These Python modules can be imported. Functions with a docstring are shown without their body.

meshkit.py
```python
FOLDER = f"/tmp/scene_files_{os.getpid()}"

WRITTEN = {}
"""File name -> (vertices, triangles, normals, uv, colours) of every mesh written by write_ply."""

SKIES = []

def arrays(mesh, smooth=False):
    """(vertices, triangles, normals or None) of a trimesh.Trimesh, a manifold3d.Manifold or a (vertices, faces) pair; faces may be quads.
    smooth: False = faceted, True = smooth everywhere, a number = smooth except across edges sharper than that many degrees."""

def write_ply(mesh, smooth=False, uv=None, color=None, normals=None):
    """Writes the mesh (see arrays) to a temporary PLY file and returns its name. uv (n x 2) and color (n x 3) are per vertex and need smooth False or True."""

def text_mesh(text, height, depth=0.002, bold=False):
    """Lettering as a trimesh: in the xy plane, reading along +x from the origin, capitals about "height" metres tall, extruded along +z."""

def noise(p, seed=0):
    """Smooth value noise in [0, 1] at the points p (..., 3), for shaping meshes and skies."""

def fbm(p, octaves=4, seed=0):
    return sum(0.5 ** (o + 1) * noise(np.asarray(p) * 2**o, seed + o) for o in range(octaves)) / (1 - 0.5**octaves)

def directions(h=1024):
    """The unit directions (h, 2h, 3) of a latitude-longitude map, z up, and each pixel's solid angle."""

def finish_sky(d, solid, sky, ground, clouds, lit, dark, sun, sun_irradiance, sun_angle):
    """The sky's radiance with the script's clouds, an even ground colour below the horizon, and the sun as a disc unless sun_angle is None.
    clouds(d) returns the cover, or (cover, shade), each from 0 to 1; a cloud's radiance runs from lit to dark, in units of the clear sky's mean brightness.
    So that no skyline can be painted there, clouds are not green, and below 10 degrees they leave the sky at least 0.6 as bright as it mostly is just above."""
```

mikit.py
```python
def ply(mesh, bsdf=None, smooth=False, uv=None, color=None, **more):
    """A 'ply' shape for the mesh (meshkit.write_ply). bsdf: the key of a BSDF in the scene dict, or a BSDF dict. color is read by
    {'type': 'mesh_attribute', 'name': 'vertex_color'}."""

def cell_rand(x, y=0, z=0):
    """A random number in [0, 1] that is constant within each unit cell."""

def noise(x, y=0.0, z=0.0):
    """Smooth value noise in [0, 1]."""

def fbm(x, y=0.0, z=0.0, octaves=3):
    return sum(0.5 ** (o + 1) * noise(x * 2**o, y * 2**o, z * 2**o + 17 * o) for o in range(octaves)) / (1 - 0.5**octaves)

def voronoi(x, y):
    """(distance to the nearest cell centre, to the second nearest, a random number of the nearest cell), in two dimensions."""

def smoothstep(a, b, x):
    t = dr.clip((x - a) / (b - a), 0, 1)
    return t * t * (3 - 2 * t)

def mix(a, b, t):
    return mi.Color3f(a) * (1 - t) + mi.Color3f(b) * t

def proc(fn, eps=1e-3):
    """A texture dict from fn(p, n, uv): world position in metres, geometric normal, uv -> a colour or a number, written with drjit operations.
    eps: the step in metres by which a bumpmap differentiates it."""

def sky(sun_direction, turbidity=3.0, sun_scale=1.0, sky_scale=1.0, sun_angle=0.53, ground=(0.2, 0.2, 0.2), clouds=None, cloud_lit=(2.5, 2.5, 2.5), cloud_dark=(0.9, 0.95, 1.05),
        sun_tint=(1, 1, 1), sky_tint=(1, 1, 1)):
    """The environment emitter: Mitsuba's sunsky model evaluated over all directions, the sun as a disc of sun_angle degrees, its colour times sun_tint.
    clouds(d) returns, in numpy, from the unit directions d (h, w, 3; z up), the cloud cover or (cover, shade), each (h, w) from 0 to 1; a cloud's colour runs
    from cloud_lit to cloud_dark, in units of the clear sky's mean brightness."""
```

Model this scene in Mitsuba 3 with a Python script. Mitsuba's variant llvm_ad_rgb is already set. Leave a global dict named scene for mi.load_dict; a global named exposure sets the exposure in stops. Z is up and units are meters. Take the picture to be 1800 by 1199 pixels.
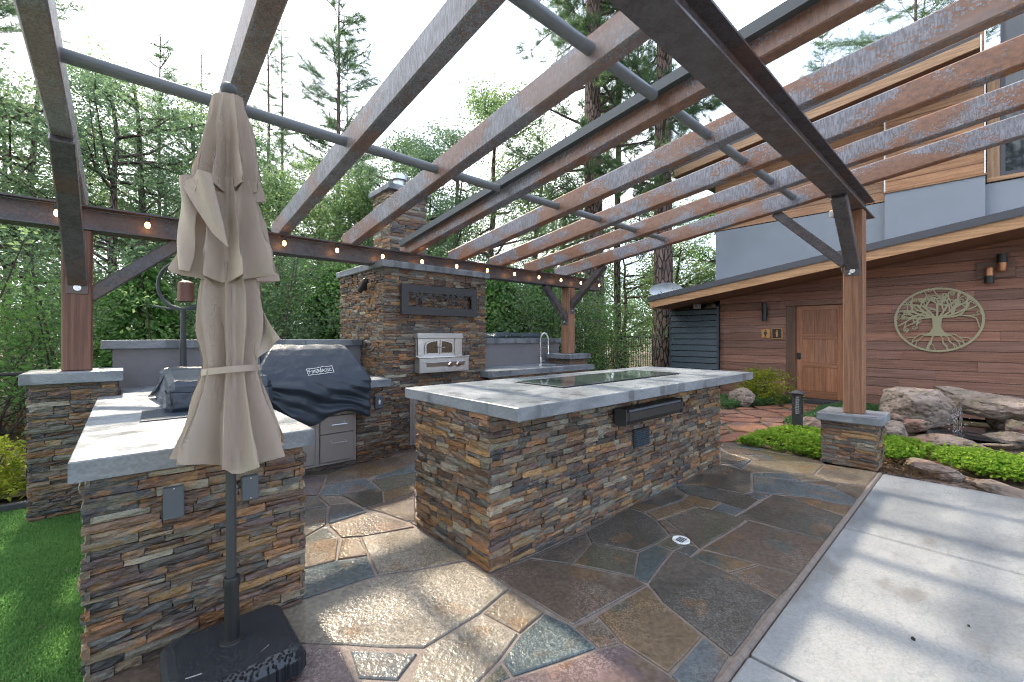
import math, random, numpy as np, trimesh, shapely, mikit, meshkit
import mitsuba as mi, drjit as dr
from mikit import noise, fbm, cell_rand, smoothstep, mix, voronoi, proc
from shapely.geometry import Polygon, LineString, Point, box as sbox
from shapely.ops import unary_union

T = mi.ScalarTransform4f
scene, labels = {}, {}
rng = np.random.default_rng(7)

# ------------------------------------------------------------------ camera, sky, exposure
# x runs along the bar island, y away towards the back wall, z up, metres
YAW = math.radians(47.86)
EYE = np.array([0.0, 0.0, 1.40])
FWD = np.array([math.cos(YAW), math.sin(YAW), 0.0])
scene['camera'] = {'type': 'perspective', 'fov': 2 * math.degrees(math.atan(900 / 751.0)), 'fov_axis': 'x',
                   'to_world': T().look_at(origin=EYE.tolist(), target=(EYE + FWD).tolist(), up=[0, 0, 1]),
                   'principal_point_offset_y': 0.00625, 'near_clip': 0.05, 'far_clip': 600.0}
SUN = np.array([0.02, math.cos(math.radians(42)), math.sin(math.radians(42))])


def clouds(d):
    n = meshkit.fbm(d * 3.0 + 5.0, 5, 3)
    side = 0.5 + 0.5 * (d @ (np.array([-0.35, 0.94, 0.0])))
    cover = np.clip((n - 0.50 + 0.55 * (side - 0.42)) / 0.22, 0, 1)
    shade = np.clip((meshkit.fbm(d * 5.0 + 11.0, 4, 9) - 0.45) / 0.3, 0, 1) * 0.5
    return 0.28 + 0.72 * cover, shade * .8


scene['sky_light'] = mikit.sky(SUN.tolist(), turbidity=3.0, sun_scale=0.42, sun_tint=(.95, 1.0, 1.07), sky_scale=1.05, sky_tint=(1.10, .95, .90), sun_angle=2.2, ground=(0.10, 0.11, 0.08),
                               clouds=clouds, cloud_lit=(2.7, 2.75, 2.85), cloud_dark=(1.3, 1.38, 1.5))
exposure = 3.75

# ------------------------------------------------------------------ materials


def sel(r, cols):
    n = len(cols)
    c = mi.Color3f(*cols[-1])
    for i in range(n - 2, -1, -1):
        c = dr.select(r < (i + 1) / n, mi.Color3f(*cols[i]), c)
    return c


STONE = [(.15, .085, .055), (.19, .12, .078), (.27, .135, .060), (.22, .165, .105), (.175, .16, .125), (.058, .058, .058), (.115, .113, .10),
         (.125, .082, .072), (.30, .27, .20), (.235, .125, .065), (.155, .12, .09), (.32, .19, .08), (.085, .07, .06), (.22, .205, .165)]


def stone_col(p, n, uv):
    k = dr.floor(uv.x * 0.25)
    a, b = sel(cell_rand(k, 3), STONE), sel(cell_rand(k, 7), STONE)
    s = fbm(uv.x * 16 + k, uv.y * 42, k * 1.7, 4)
    c = mix(a, b, smoothstep(.48, .60, s) * .65)
    c = mix(c, mi.Color3f(.34, .16, .05), smoothstep(.60, .72, fbm(uv.x * 22, uv.y * 40, k + 9.0, 3)) * .55 * cell_rand(k, 11))
    g = .6 * fbm(p.x * 190, p.y * 190, p.z * 220, 3) + .4 * fbm(p.x * 48, p.y * 48, p.z * 75, 3)
    return c * ((.25 + 1.16 * g) * (.60 + .75 * cell_rand(k, 19)))


def stone_bump(p, n, uv):
    k = dr.floor(uv.x * 0.25)
    return fbm(uv.x * 34 + k, uv.y * 90, k, 4) * .009


FLAGC = {'dark': 0, 'olive': 1, 'teal': 2, 'brown': 3, 'tan': 4, 'pale': 5, 'rust': 6, 'purple': 7, 'blue': 8}
FLAG = [(0.061, 0.056, 0.048), (0.076, 0.072, 0.054), (0.054, 0.072, 0.076), (0.090, 0.068, 0.054), (0.144, 0.119, 0.090), (0.173, 0.155, 0.126), (0.119, 0.083, 0.050), (0.104, 0.076, 0.076), (0.076, 0.090, 0.097)]


def flag_col(p, n, uv):
    k = dr.floor(uv.x * 0.05)
    tone = dr.floor(uv.y * 0.05)
    a = mi.Color3f(*FLAG[8])
    for i in range(8):
        a = dr.select(tone < i + .5, dr.select(tone > i - .5, mi.Color3f(*FLAG[i]), a), a)
    b = sel(cell_rand(k, 5), [(.115, .080, .045), (.060, .075, .072), (.090, .074, .062), (.130, .112, .088)])
    big = fbm(p.x * 2.6 + k, p.y * 3.4, k, 4)
    c = mix(a, b, smoothstep(.50, .68, big) * .8)
    c = mix(c, mi.Color3f(.17, .095, .040), smoothstep(.66, .76, fbm(p.x * 5 + 31, p.y * 5, k, 3)) * .35)
    sp = fbm(p.x * 62, p.y * 62, k, 3)
    c = c * (.62 + .76 * sp)
    mot = smoothstep(.45, .66, fbm(p.x * 150 + 7, p.y * 150, 2.0, 2)) * smoothstep(.40, .62, fbm(p.x * 3.1, p.y * 3.1 + 9, 4.0, 3))
    return mix(c, c * 1.6 + .03, mot * .75) * 1.12


def path_col(p, n, uv):
    k = dr.floor(uv.x * .05)
    a = mix((.26, .115, .075), (.19, .12, .10), cell_rand(k, 3))
    a = mix(a, mi.Color3f(.33, .15, .075), smoothstep(.45, .62, fbm(p.x * 4, p.y * 5, k, 3)) * cell_rand(k, 9))
    return a * (.60 + .8 * fbm(p.x * 35, p.y * 35, p.z * 35, 4))


def flag_rough(p, n, uv):
    wet = smoothstep(.40, .60, fbm(p.x * 2.2 + 3, p.y * 2.2, 1.0, 4))
    return .13 + .20 * wet + .12 * fbm(p.x * 60, p.y * 60, 0.0, 2)


def flag_bump(p, n, uv):
    dry = .25 + .75 * smoothstep(.36, .60, fbm(p.x * 2.2 + 3, p.y * 2.2, 1.0, 4))
    return fbm(p.x * 70, p.y * 70, 1.0, 3) * .0050 * dry + fbm(p.x * 7, p.y * 7, 5.0, 3) * .006


def mortar_col(p, n, uv):
    return mi.Color3f(.20, .165, .145) * (.65 + .7 * fbm(p.x * 45, p.y * 45, p.z * 45, 3))


def slab_col(p, n, uv):
    big = fbm(p.x * 4, p.y * 4, p.z * 9, 4)
    f = fbm(p.x * 90, p.y * 90, p.z * 90, 3)
    c = mix((.145, .165, .185), (.215, .236, .258), smoothstep(.32, .68, big))
    drip = smoothstep(.60, .70, fbm(p.x * 9, p.y * 9, p.z * 1.5, 2))
    return c * (.72 + .56 * f) * (1 - .35 * drip)


def slab_rough(p, n, uv):
    return .20 + .30 * smoothstep(.35, .65, fbm(p.x * 6, p.y * 6, p.z * 6, 4)) + .1 * fbm(p.x * 120, p.y * 120, 0.0, 2)


def slab_bump(p, n, uv):
    return fbm(p.x * 70, p.y * 70, p.z * 70, 3) * .0018


def conc_col(p, n, uv):
    big = fbm(p.x * 1.6, p.y * 2.4, 2.0, 5)
    c = mix((.165, .178, .190), (.262, .272, .276), smoothstep(.30, .70, big))
    st = smoothstep(.58, .74, fbm(p.x * 2.2 + 13, p.y * 4.0, 7.0, 4))
    c = mix(c, mi.Color3f(.135, .122, .106), st * .5)
    cr = smoothstep(.03, .0, dr.abs(fbm(p.x * 5, p.y * 11, 3.0, 4) - .5))
    return c * (.82 + .36 * fbm(p.x * 120, p.y * 120, 0.0, 3)) * (1 - .10 * cr)


def conc_bump(p, n, uv):
    return fbm(p.x * 14, p.y * 22, 3.0, 5) * .010


def steel_col(p, n, uv):
    pat = fbm(p.x * 3.1, p.y * 3.1, p.z * 4.0, 5)
    grain = fbm(p.x * 170, p.y * 170, p.z * 22, 3)
    broad = fbm(p.x * 9 + 3, p.y * 9, p.z * 9, 4)
    sp = fbm(p.x * 75, p.y * 75, p.z * 75, 4)
    c = mix((.12, .12, .14), (.235, .24, .275), smoothstep(.28, .72, grain))
    c = c * (.66 + .68 * broad)
    right = dr.clip(dr.floor((p.x + .36) / .77) * .2, 0, 1)
    rust = smoothstep(.48, .56, pat + .50 * (sp - .5) + .045 * right)
    rc = mix((.105, .048, .030), (.31, .135, .056), fbm(p.x * 40, p.y * 40, p.z * 40, 3))
    c = mix(c, rc, rust * (.30 + .6 * right))
    chalk = smoothstep(.58, .75, fbm(p.x * 2 + 40, p.y * 2, p.z * 3, 4))
    return mix(c, mi.Color3f(.25, .25, .265), chalk * .35)


def dsteel_col(p, n, uv):
    pat = fbm(p.x * 2.3 + 7, p.y * 2.3, p.z * 5.0, 5)
    sp = fbm(p.x * 90, p.y * 90, p.z * 60, 3)
    mid = fbm(p.x * 14, p.y * 14, p.z * 14, 3)
    c = mix((.058, .050, .052), (.098, .092, .104), smoothstep(.30, .70, sp * .6 + mid * .4))
    return mix(c, mi.Color3f(.135, .068, .042), smoothstep(.55, .68, pat + .25 * (sp - .5)) * .5)


WOOD = [((.185, .086, .058), (.255, .128, .090)),   # 0 siding
        ((.33, .185, .095), (.46, .28, .155)),      # 1 pale cedar fascia
        ((.215, .104, .057), (.32, .165, .098)),     # 2 posts
        ((.235, .098, .052), (.315, .146, .080)),    # 3 door
        ((.115, .058, .038), (.165, .088, .056)),   # 4 dark trim
        ((.11, .045, .028), (.165, .075, .045)),    # 5 red brown post
        ((.24, .118, .058), (.34, .185, .095))]     # 6 upper boards


def wood_col(p, n, uv):
    s = dr.floor(uv.y * .1)
    v = uv.y - s * 10
    k = dr.floor(uv.x * .02)
    a, b = mi.Color3f(*WOOD[6][0]), mi.Color3f(*WOOD[6][1])
    for i in range(6):
        hit = (s > i - .5) & (s < i + .5)
        a, b = dr.select(hit, mi.Color3f(*WOOD[i][0]), a), dr.select(hit, mi.Color3f(*WOOD[i][1]), b)
    g = fbm(uv.x * 2.2, v * 55 + 2.0 * fbm(uv.x * 1.1, v * 5, k, 2), k, 4)
    fine = fbm(uv.x * 9, v * 240, k + 5.0, 2)
    c = mix(a, b, smoothstep(.28, .72, g))
    tint = .74 + .5 * cell_rand(k, 13)
    warm = cell_rand(k, 17) - .5
    c = c * tint * (.80 + .4 * fine)
    return mi.Color3f(c.x * (1 + .12 * warm), c.y, c.z * (1 - .18 * warm))


LEAFC = [((.10, .175, .115), (.235, .345, .175)),    # 0 oak
         ((.085, .150, .085), (.165, .250, .110)),  # 1 pine needles
         ((.11, .25, .075), (.24, .41, .12)),  # 2 cedar
         ((.14, .30, .035), (.32, .46, .075)),      # 3 bright ground cover
         ((.10, .21, .085), (.20, .33, .145)),      # 4 blue-green low cover
         ((.20, .31, .035), (.52, .52, .08)),       # 5 golden shrub
         ((.12, .27, .085), (.23, .42, .14)),      # 6 turf
         ((.13, .225, .105), (.30, .415, .17)),      # 7 light oak
         ((.16, .10, .055), (.26, .17, .095))]      # 8 dry litter


def leaf_col(p, n, uv):
    s = dr.floor(uv.y + .5)
    a, b = mi.Color3f(*LEAFC[8][0]), mi.Color3f(*LEAFC[8][1])
    for i in range(8):
        hit = (s > i - .5) & (s < i + .5)
        a, b = dr.select(hit, mi.Color3f(*LEAFC[i][0]), a), dr.select(hit, mi.Color3f(*LEAFC[i][1]), b)
    return mix(a, b, uv.x)


def bark_col(p, n, uv):
    pl, p2, r = voronoi(uv.x * 9, uv.y * 3.2)
    edge = smoothstep(.02, .30, p2 - pl)
    c = mix((.030, .024, .022), mix((.155, .105, .085), (.24, .175, .15), r), edge)
    return c * (.65 + .7 * fbm(uv.x * 60, uv.y * 40, 1.0, 3))


def bark_bump(p, n, uv):
    pl, p2, r = voronoi(uv.x * 9, uv.y * 3.2)
    return smoothstep(.0, .3, p2 - pl) * .03 + fbm(uv.x * 40, uv.y * 30, 1.0, 3) * .01


def soil_col(p, n, uv):
    f = fbm(p.x * 26, p.y * 26, 0.0, 4)
    c = mix((.055, .040, .030), (.21, .145, .105), smoothstep(.30, .75, f))
    far = smoothstep(.45, .6, fbm(p.x * .6, p.y * .6, 3.0, 3))
    return mix(c, mi.Color3f(.085, .095, .040), far * .45)


def rock_col(p, n, uv):
    k = uv.x
    big = fbm(p.x * 3 + k * 17, p.y * 3, p.z * 5, 5)
    base = mix((.17, .137, .113), (.345, .275, .235), smoothstep(.3, .7, big))
    base = mix(base, mi.Color3f(.33, .17, .12), smoothstep(.45, .65, fbm(p.x * 2 + k * 31, p.y * 2 + 5, p.z * 2, 3)) * uv.y)
    pit = smoothstep(.30, .48, fbm(p.x * 24, p.y * 24, p.z * 24, 4))
    lich = smoothstep(.62, .72, fbm(p.x * 9 + 3, p.y * 9, p.z * 9, 3))
    return mix(base * (.55 + .5 * pit), mi.Color3f(.15, .16, .07), lich * .4)


def rock_bump(p, n, uv):
    return fbm(p.x * 13, p.y * 13, p.z * 13, 5) * .11


def stucco_col(p, n, uv):
    return mi.Color3f(.235, .265, .305) * (.88 + .2 * fbm(p.x * 2, p.y * 2, p.z * 2, 4) + .05 * fbm(p.x * 120, p.y * 120, p.z * 120, 2))


def gstucco_col(p, n, uv):
    return mi.Color3f(.205, .195, .20) * (.82 + .3 * fbm(p.x * 3, p.y * 3, p.z * 2, 4) + .06 * fbm(p.x * 110, p.y * 110, p.z * 110, 2))


def canvas_col(p, n, uv):
    w = .93 + .07 * fbm(p.x * 500, p.y * 500, p.z * 500, 2)
    return mi.Color3f(.395, .325, .265) * w * (.90 + .2 * fbm(p.x * 6, p.y * 6, p.z * 3, 3))


def cover_bump(p, n, uv):
    return fbm(p.x * 7, p.y * 7, p.z * 11, 4) * .014


def wet_bump(p, n, uv):
    a, b, r = voronoi(p.x * 95, p.y * 95)
    return smoothstep(.50, .0, a) * .0075 * smoothstep(.25, .6, r + .3 * fbm(p.x * 12, p.y * 12, 0.0, 2))


def brushed(p, n, uv):
    return .24 + .22 * fbm(p.x * 3, p.z * 260, p.y * 3, 2)


def bsdf(key, d, two=True):
    scene[key] = {'type': 'twosided', 'b': d} if two and d['type'] not in ('principledthin', 'roughdielectric') else d


def prin(col, rough=.6, metal=0., spec=.5, **kw):
    c = proc(col) if callable(col) else {'type': 'rgb', 'value': list(col)}
    r = proc(rough) if callable(rough) else rough
    return {'type': 'principled', 'base_color': c, 'roughness': r, 'metallic': metal, 'specular': spec, **kw}


def bumped(fn, d, eps=1e-3):
    return {'type': 'bumpmap', 'tex': proc(fn, eps), 'scale': 1.0, 'b': d}


bsdf('m_stone', bumped(stone_bump, prin(stone_col, .42)))
bsdf('m_flag', bumped(flag_bump, prin(flag_col, flag_rough, spec=.75)))
bsdf('m_mortar', prin(mortar_col, .75))
bsdf('m_slab', bumped(slab_bump, prin(slab_col, slab_rough, spec=.75)))
bsdf('m_conc', bumped(conc_bump, prin(conc_col, .55), 3e-3))
bsdf('m_steel', prin(steel_col, .42, spec=.6), True)
bsdf('m_dsteel', prin(dsteel_col, .40, spec=.6), True)
bsdf('m_pipe', prin((.15, .165, .175), .38))
bsdf('m_rail', prin((.055, .068, .075), .35))
bsdf('m_wood', prin(wood_col, .55), True)
bsdf('m_leaf', {'type': 'principledthin', 'base_color': proc(leaf_col), 'roughness': .38, 'diff_trans': 1.3, 'spec_trans': 0.0, 'eta': 1.35})
bsdf('m_bark', bumped(bark_bump, prin(bark_col, .85), 4e-3))
bsdf('m_twig', prin((.075, .058, .045), .8))
bsdf('m_soil', prin(soil_col, .9))
bsdf('m_rock', bumped(rock_bump, prin(rock_col, .7), 3e-3))
bsdf('m_stucco', prin(stucco_col, .8))
bsdf('m_gstucco', prin(gstucco_col, .8))
bsdf('m_canvas', prin(canvas_col, .75, sheen=.3), True)
bsdf('m_cover', bumped(cover_bump, prin((.034, .048, .066), .42, spec=.55), 3e-3), True)
bsdf('m_wet', bumped(wet_bump, prin((.016, .020, .026), .28, spec=.6)))
bsdf('m_black', prin((.018, .019, .021), .45), True)
bsdf('m_char', prin((.040, .042, .045), .5), True)
bsdf('m_navy', prin((.050, .072, .092), .45))
bsdf('m_roofing', prin((.045, .048, .060), .42))
bsdf('m_ss', prin((.47, .455, .45), brushed, metal=1.0))
bsdf('m_ssm', prin((.47, .455, .45), .42, metal=.75))
bsdf('m_chrome', prin((.75, .75, .76), .12, metal=1.0))
bsdf('m_zinc', prin((.62, .64, .66), .3, metal=1.0))
bsdf('m_brass', prin((.33, .31, .20), .42, metal=.35))
bsdf('m_copper', prin((.42, .20, .11), .38, metal=.7))
bsdf('m_glasstop', prin((.035, .045, .050), .045, spec=.9))
bsdf('m_pane', prin((.020, .026, .032), .03, spec=1.0))
bsdf('m_tint', prin((.045, .030, .022), .08, spec=.7))
bsdf('m_cap', prin((.030, .030, .032), .4))
bsdf('m_white', prin((.78, .78, .77), .5), True)
bsdf('m_whitec', prin((.62, .66, .70), .35), True)
bsdf('m_signw', prin((.52, .27, .09), .5))
bsdf('m_signd', prin((.028, .026, .026), .5))
bsdf('m_rustred', prin((.15, .066, .048), .5))
bsdf('m_greybox', prin((.085, .10, .115), .5))
bsdf('m_water', {'type': 'roughdielectric', 'alpha': .08, 'int_ior': 1.33})
bsdf('m_foam', prin((.50, .54, .58), .25))
bsdf('m_felt', prin((.040, .024, .018), .9))
bsdf('m_dark', prin((.012, .012, .012), .8))
bsdf('m_pathstone', bumped(rock_bump, prin(path_col, .5), 3e-3))
bsdf('m_turfbase', prin((.06, .20, .06), .9))
bsdf('m_pool', prin((.02, .022, .024), .06, spec=.9))
bsdf('m_glow', prin((.35, .16, .05), .3))


# ------------------------------------------------------------------ helpers
def add(parent, name, mesh, mat, smooth=False, uv=None, kind=None, label=None, **more):
    base = f'{parent}__{name}' if parent else name
    key, i = base, 0
    while key in scene or key in TOPS and parent is None:
        i += 1
        key = f'{base}_{i:03d}'
    scene[key] = mikit.ply(mesh, mat, smooth=smooth, uv=uv, **more)
    if kind or label:
        labels[key] = {**({'kind': kind} if kind else {}), **({'label': label} if label else {})}
    return key


TOPS = set()


def thing(name, label, cat, group=None):
    key, i = name, 0
    while key in TOPS or key in scene:
        i += 1
        key = f'{name}_{i:03d}'
    TOPS.add(key)
    labels[key] = {'label': label, 'category': cat, **({'group': group} if group else {})}
    return key


def structure(name):
    TOPS.add(name)
    labels[name] = {'kind': 'structure'}
    return name


def cat(meshes):
    V, F, n = [], [], 0
    for v, f in ((m.vertices, m.faces) if hasattr(m, 'faces') else m for m in meshes):
        V.append(np.asarray(v, float)); F.append(np.asarray(f) + n); n += len(v)
    return np.vstack(V), np.vstack(F)


def catuv(items):
    V, F, U, n = [], [], [], 0
    for v, f, u in items:
        V.append(v); F.append(f + n); U.append(u); n += len(v)
    return np.vstack(V), np.vstack(F), np.vstack(U)


def rbox(lo, hi):
    return trimesh.creation.box(bounds=np.array([np.minimum(lo, hi), np.maximum(lo, hi)], float))


def cbox(lo, hi, c=.004):
    lo, hi = np.minimum(lo, hi).astype(float), np.maximum(lo, hi).astype(float)
    c = min(c, .45 * (hi - lo).min())
    P = []
    for sx in (0, 1):
        for sy in (0, 1):
            for sz in (0, 1):
                q = np.where([sx, sy, sz], hi, lo)
                s = np.where([sx, sy, sz], -1, 1) * c
                for a in range(3):
                    w = q + s
                    w[a] = q[a]
                    P.append(w)
    return trimesh.convex.convex_hull(np.array(P))


def prism(poly, z0, z1, c=0.0):
    """polygon in xy -> solid between z0 and z1; c chamfers the top edge"""
    if c:
        a = trimesh.creation.extrude_polygon(poly, z1 - z0 - c, engine='earcut')
        v = np.array(a.vertices)
        return a
    m = trimesh.creation.extrude_polygon(poly, z1 - z0, engine='earcut')
    m.apply_translation([0, 0, z0])
    return m


def slabpoly(pts, z0, z1, c=.008):
    """convex or not: polygon slab with chamfered top edge"""
    P = Polygon(pts)
    P = shapely.geometry.polygon.orient(P)
    Q = P.buffer(-c, join_style=2)
    if Q.geom_type != 'Polygon' or Q.is_empty:
        return prism(P, z0, z1)
    Q = shapely.geometry.polygon.orient(Q)
    o, i = np.array(P.exterior.coords)[:-1], np.array(Q.exterior.coords)[:-1]
    n = len(o)
    if len(i) != n:
        return prism(P, z0, z1)
    i = np.roll(i, -int(np.argmin(((i - o[0]) ** 2).sum(1))), 0)
    V = np.vstack([np.c_[o, np.full(n, z0)], np.c_[o, np.full(n, z1 - c)], np.c_[i, np.full(n, z1)]])
    F = []
    for a in range(n):
        b = (a + 1) % n
        F += [[a, b, n + b], [a, n + b, n + a], [n + a, n + b, 2 * n + b], [n + a, 2 * n + b, 2 * n + a]]
    cap = trimesh.creation.triangulate_polygon(Q, engine='earcut')
    cv, cf = np.array(cap[0]), np.array(cap[1])
    idx = np.array([int(np.argmin(((i - q) ** 2).sum(1))) for q in cv])
    for f in cf:
        t = idx[f]
        d1, d2 = i[t[1]] - i[t[0]], i[t[2]] - i[t[0]]
        if d1[0] * d2[1] - d1[1] * d2[0] < 0:
            t = t[::-1]
        F.append((2 * n + t).tolist())
        F.append(t[::-1].tolist())
    return trimesh.Trimesh(V, np.array(F), process=False)


def xf(m, R=None, t=(0, 0, 0)):
    v = np.array(m.vertices)
    if R is not None:
        v = v @ np.asarray(R).T
    return trimesh.Trimesh(v + t, m.faces, process=False)


def rotz(a):
    c, s = math.cos(a), math.sin(a)
    return np.array([[c, -s, 0], [s, c, 0], [0, 0, 1.]])


def uvproj(m, axis, scale=1.0, off=(0., 0.)):
    """unmerged faces, uv by the face's dominant normal, u along axis"""
    v, f = np.asarray(m.vertices), np.asarray(m.faces)
    t = v[f]
    n = np.abs(np.cross(t[:, 1] - t[:, 0], t[:, 2] - t[:, 0]))
    d = n.argmax(1)
    V = t.reshape(-1, 3)
    D = np.repeat(d, 3)
    U = np.zeros((len(V), 2))
    for k in range(3):
        o = [a for a in range(3) if a != k]
        if axis in o:
            ua, va = axis, [a for a in o if a != axis][0]
        else:
            ua, va = o
        s = D == k
        U[s, 0], U[s, 1] = V[s, ua], V[s, va]
    U = U - U.min(0)
    return V, np.arange(len(V)).reshape(-1, 3), U * scale + off


WID = [0]


def wood(parent, name, m, axis, species, label=None):
    WID[0] += 1
    v, f, u = uvproj(m, axis, 1.0)
    u[:, 0] = np.minimum(u[:, 0], 48) + 50 * WID[0]
    u[:, 1] = np.minimum(u[:, 1], 9.5) + 10 * species
    return add(parent, name, (v, f), 'm_wood', uv=u, label=label)


def tube(pts, rad, sides=8, cap=True):
    p = np.asarray(pts, float)
    r = np.broadcast_to(np.asarray(rad, float), (len(p),))
    t = np.gradient(p, axis=0)
    t /= np.linalg.norm(t, axis=1, keepdims=True) + 1e-12
    ref = np.array([0, 0, 1.]) if abs(t[0, 2]) < .9 else np.array([1., 0, 0])
    a = np.cross(t[0], ref); a /= np.linalg.norm(a)
    A = [a]
    for k in range(1, len(p)):
        a = A[-1] - t[k] * (A[-1] @ t[k]); A.append(a / (np.linalg.norm(a) + 1e-12))
    A = np.array(A); B = np.cross(t, A)
    g = np.arange(sides) * 2 * np.pi / sides
    V = (p[:, None] + r[:, None, None] * (np.cos(g)[None, :, None] * A[:, None] + np.sin(g)[None, :, None] * B[:, None])).reshape(-1, 3)
    i, j = np.meshgrid(np.arange(len(p) - 1), np.arange(sides), indexing='ij')
    i, j = i.ravel(), j.ravel()
    q = np.stack([i * sides + j, i * sides + (j + 1) % sides, (i + 1) * sides + (j + 1) % sides, (i + 1) * sides + j], 1)
    F = [np.vstack([q[:, [0, 1, 2]], q[:, [0, 2, 3]]])]
    if cap:
        n = len(V)
        V = np.vstack([V, p[:1], p[-1:]])
        k = np.arange(sides)
        F.append(np.stack([(k + 1) % sides, k, np.full(sides, n)], 1))
        F.append(np.stack([n - sides + k, n - sides + (k + 1) % sides, np.full(sides, n + 1)], 1))
    return V, np.vstack(F)


def lathe(prof, sides=24, center=(0, 0, 0)):
    """(r, z) profile revolved about z"""
    pr = np.array(prof, float)
    g = np.arange(sides) * 2 * np.pi / sides
    V = np.stack([pr[:, 0, None] * np.cos(g), pr[:, 0, None] * np.sin(g), np.repeat(pr[:, 1, None], sides, 1)], -1).reshape(-1, 3) + center
    i, j = np.meshgrid(np.arange(len(pr) - 1), np.arange(sides), indexing='ij')
    i, j = i.ravel(), j.ravel()
    q = np.stack([i * sides + j, i * sides + (j + 1) % sides, (i + 1) * sides + (j + 1) % sides, (i + 1) * sides + j], 1)
    return V, np.vstack([q[:, [0, 1, 2]], q[:, [0, 2, 3]]])


def beambox(p0, p1, w, h, upref=(0, 0, 1), c=.008):
    """box bar from p0 to p1: w across (horizontal), h the other way"""
    p0, p1 = np.array(p0, float), np.array(p1, float)
    L = np.linalg.norm(p1 - p0)
    x = (p1 - p0) / L
    y = np.cross(upref, x); y /= np.linalg.norm(y)
    z = np.cross(x, y)
    m = cbox((0, -w / 2, -h / 2), (L, w / 2, h / 2), c)
    return xf(m, np.stack([x, y, z], 1), p0)


def screen_size(P):
    d = P - EYE
    z = np.maximum(d @ FWD, .2)
    return d / z[..., None]


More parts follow.
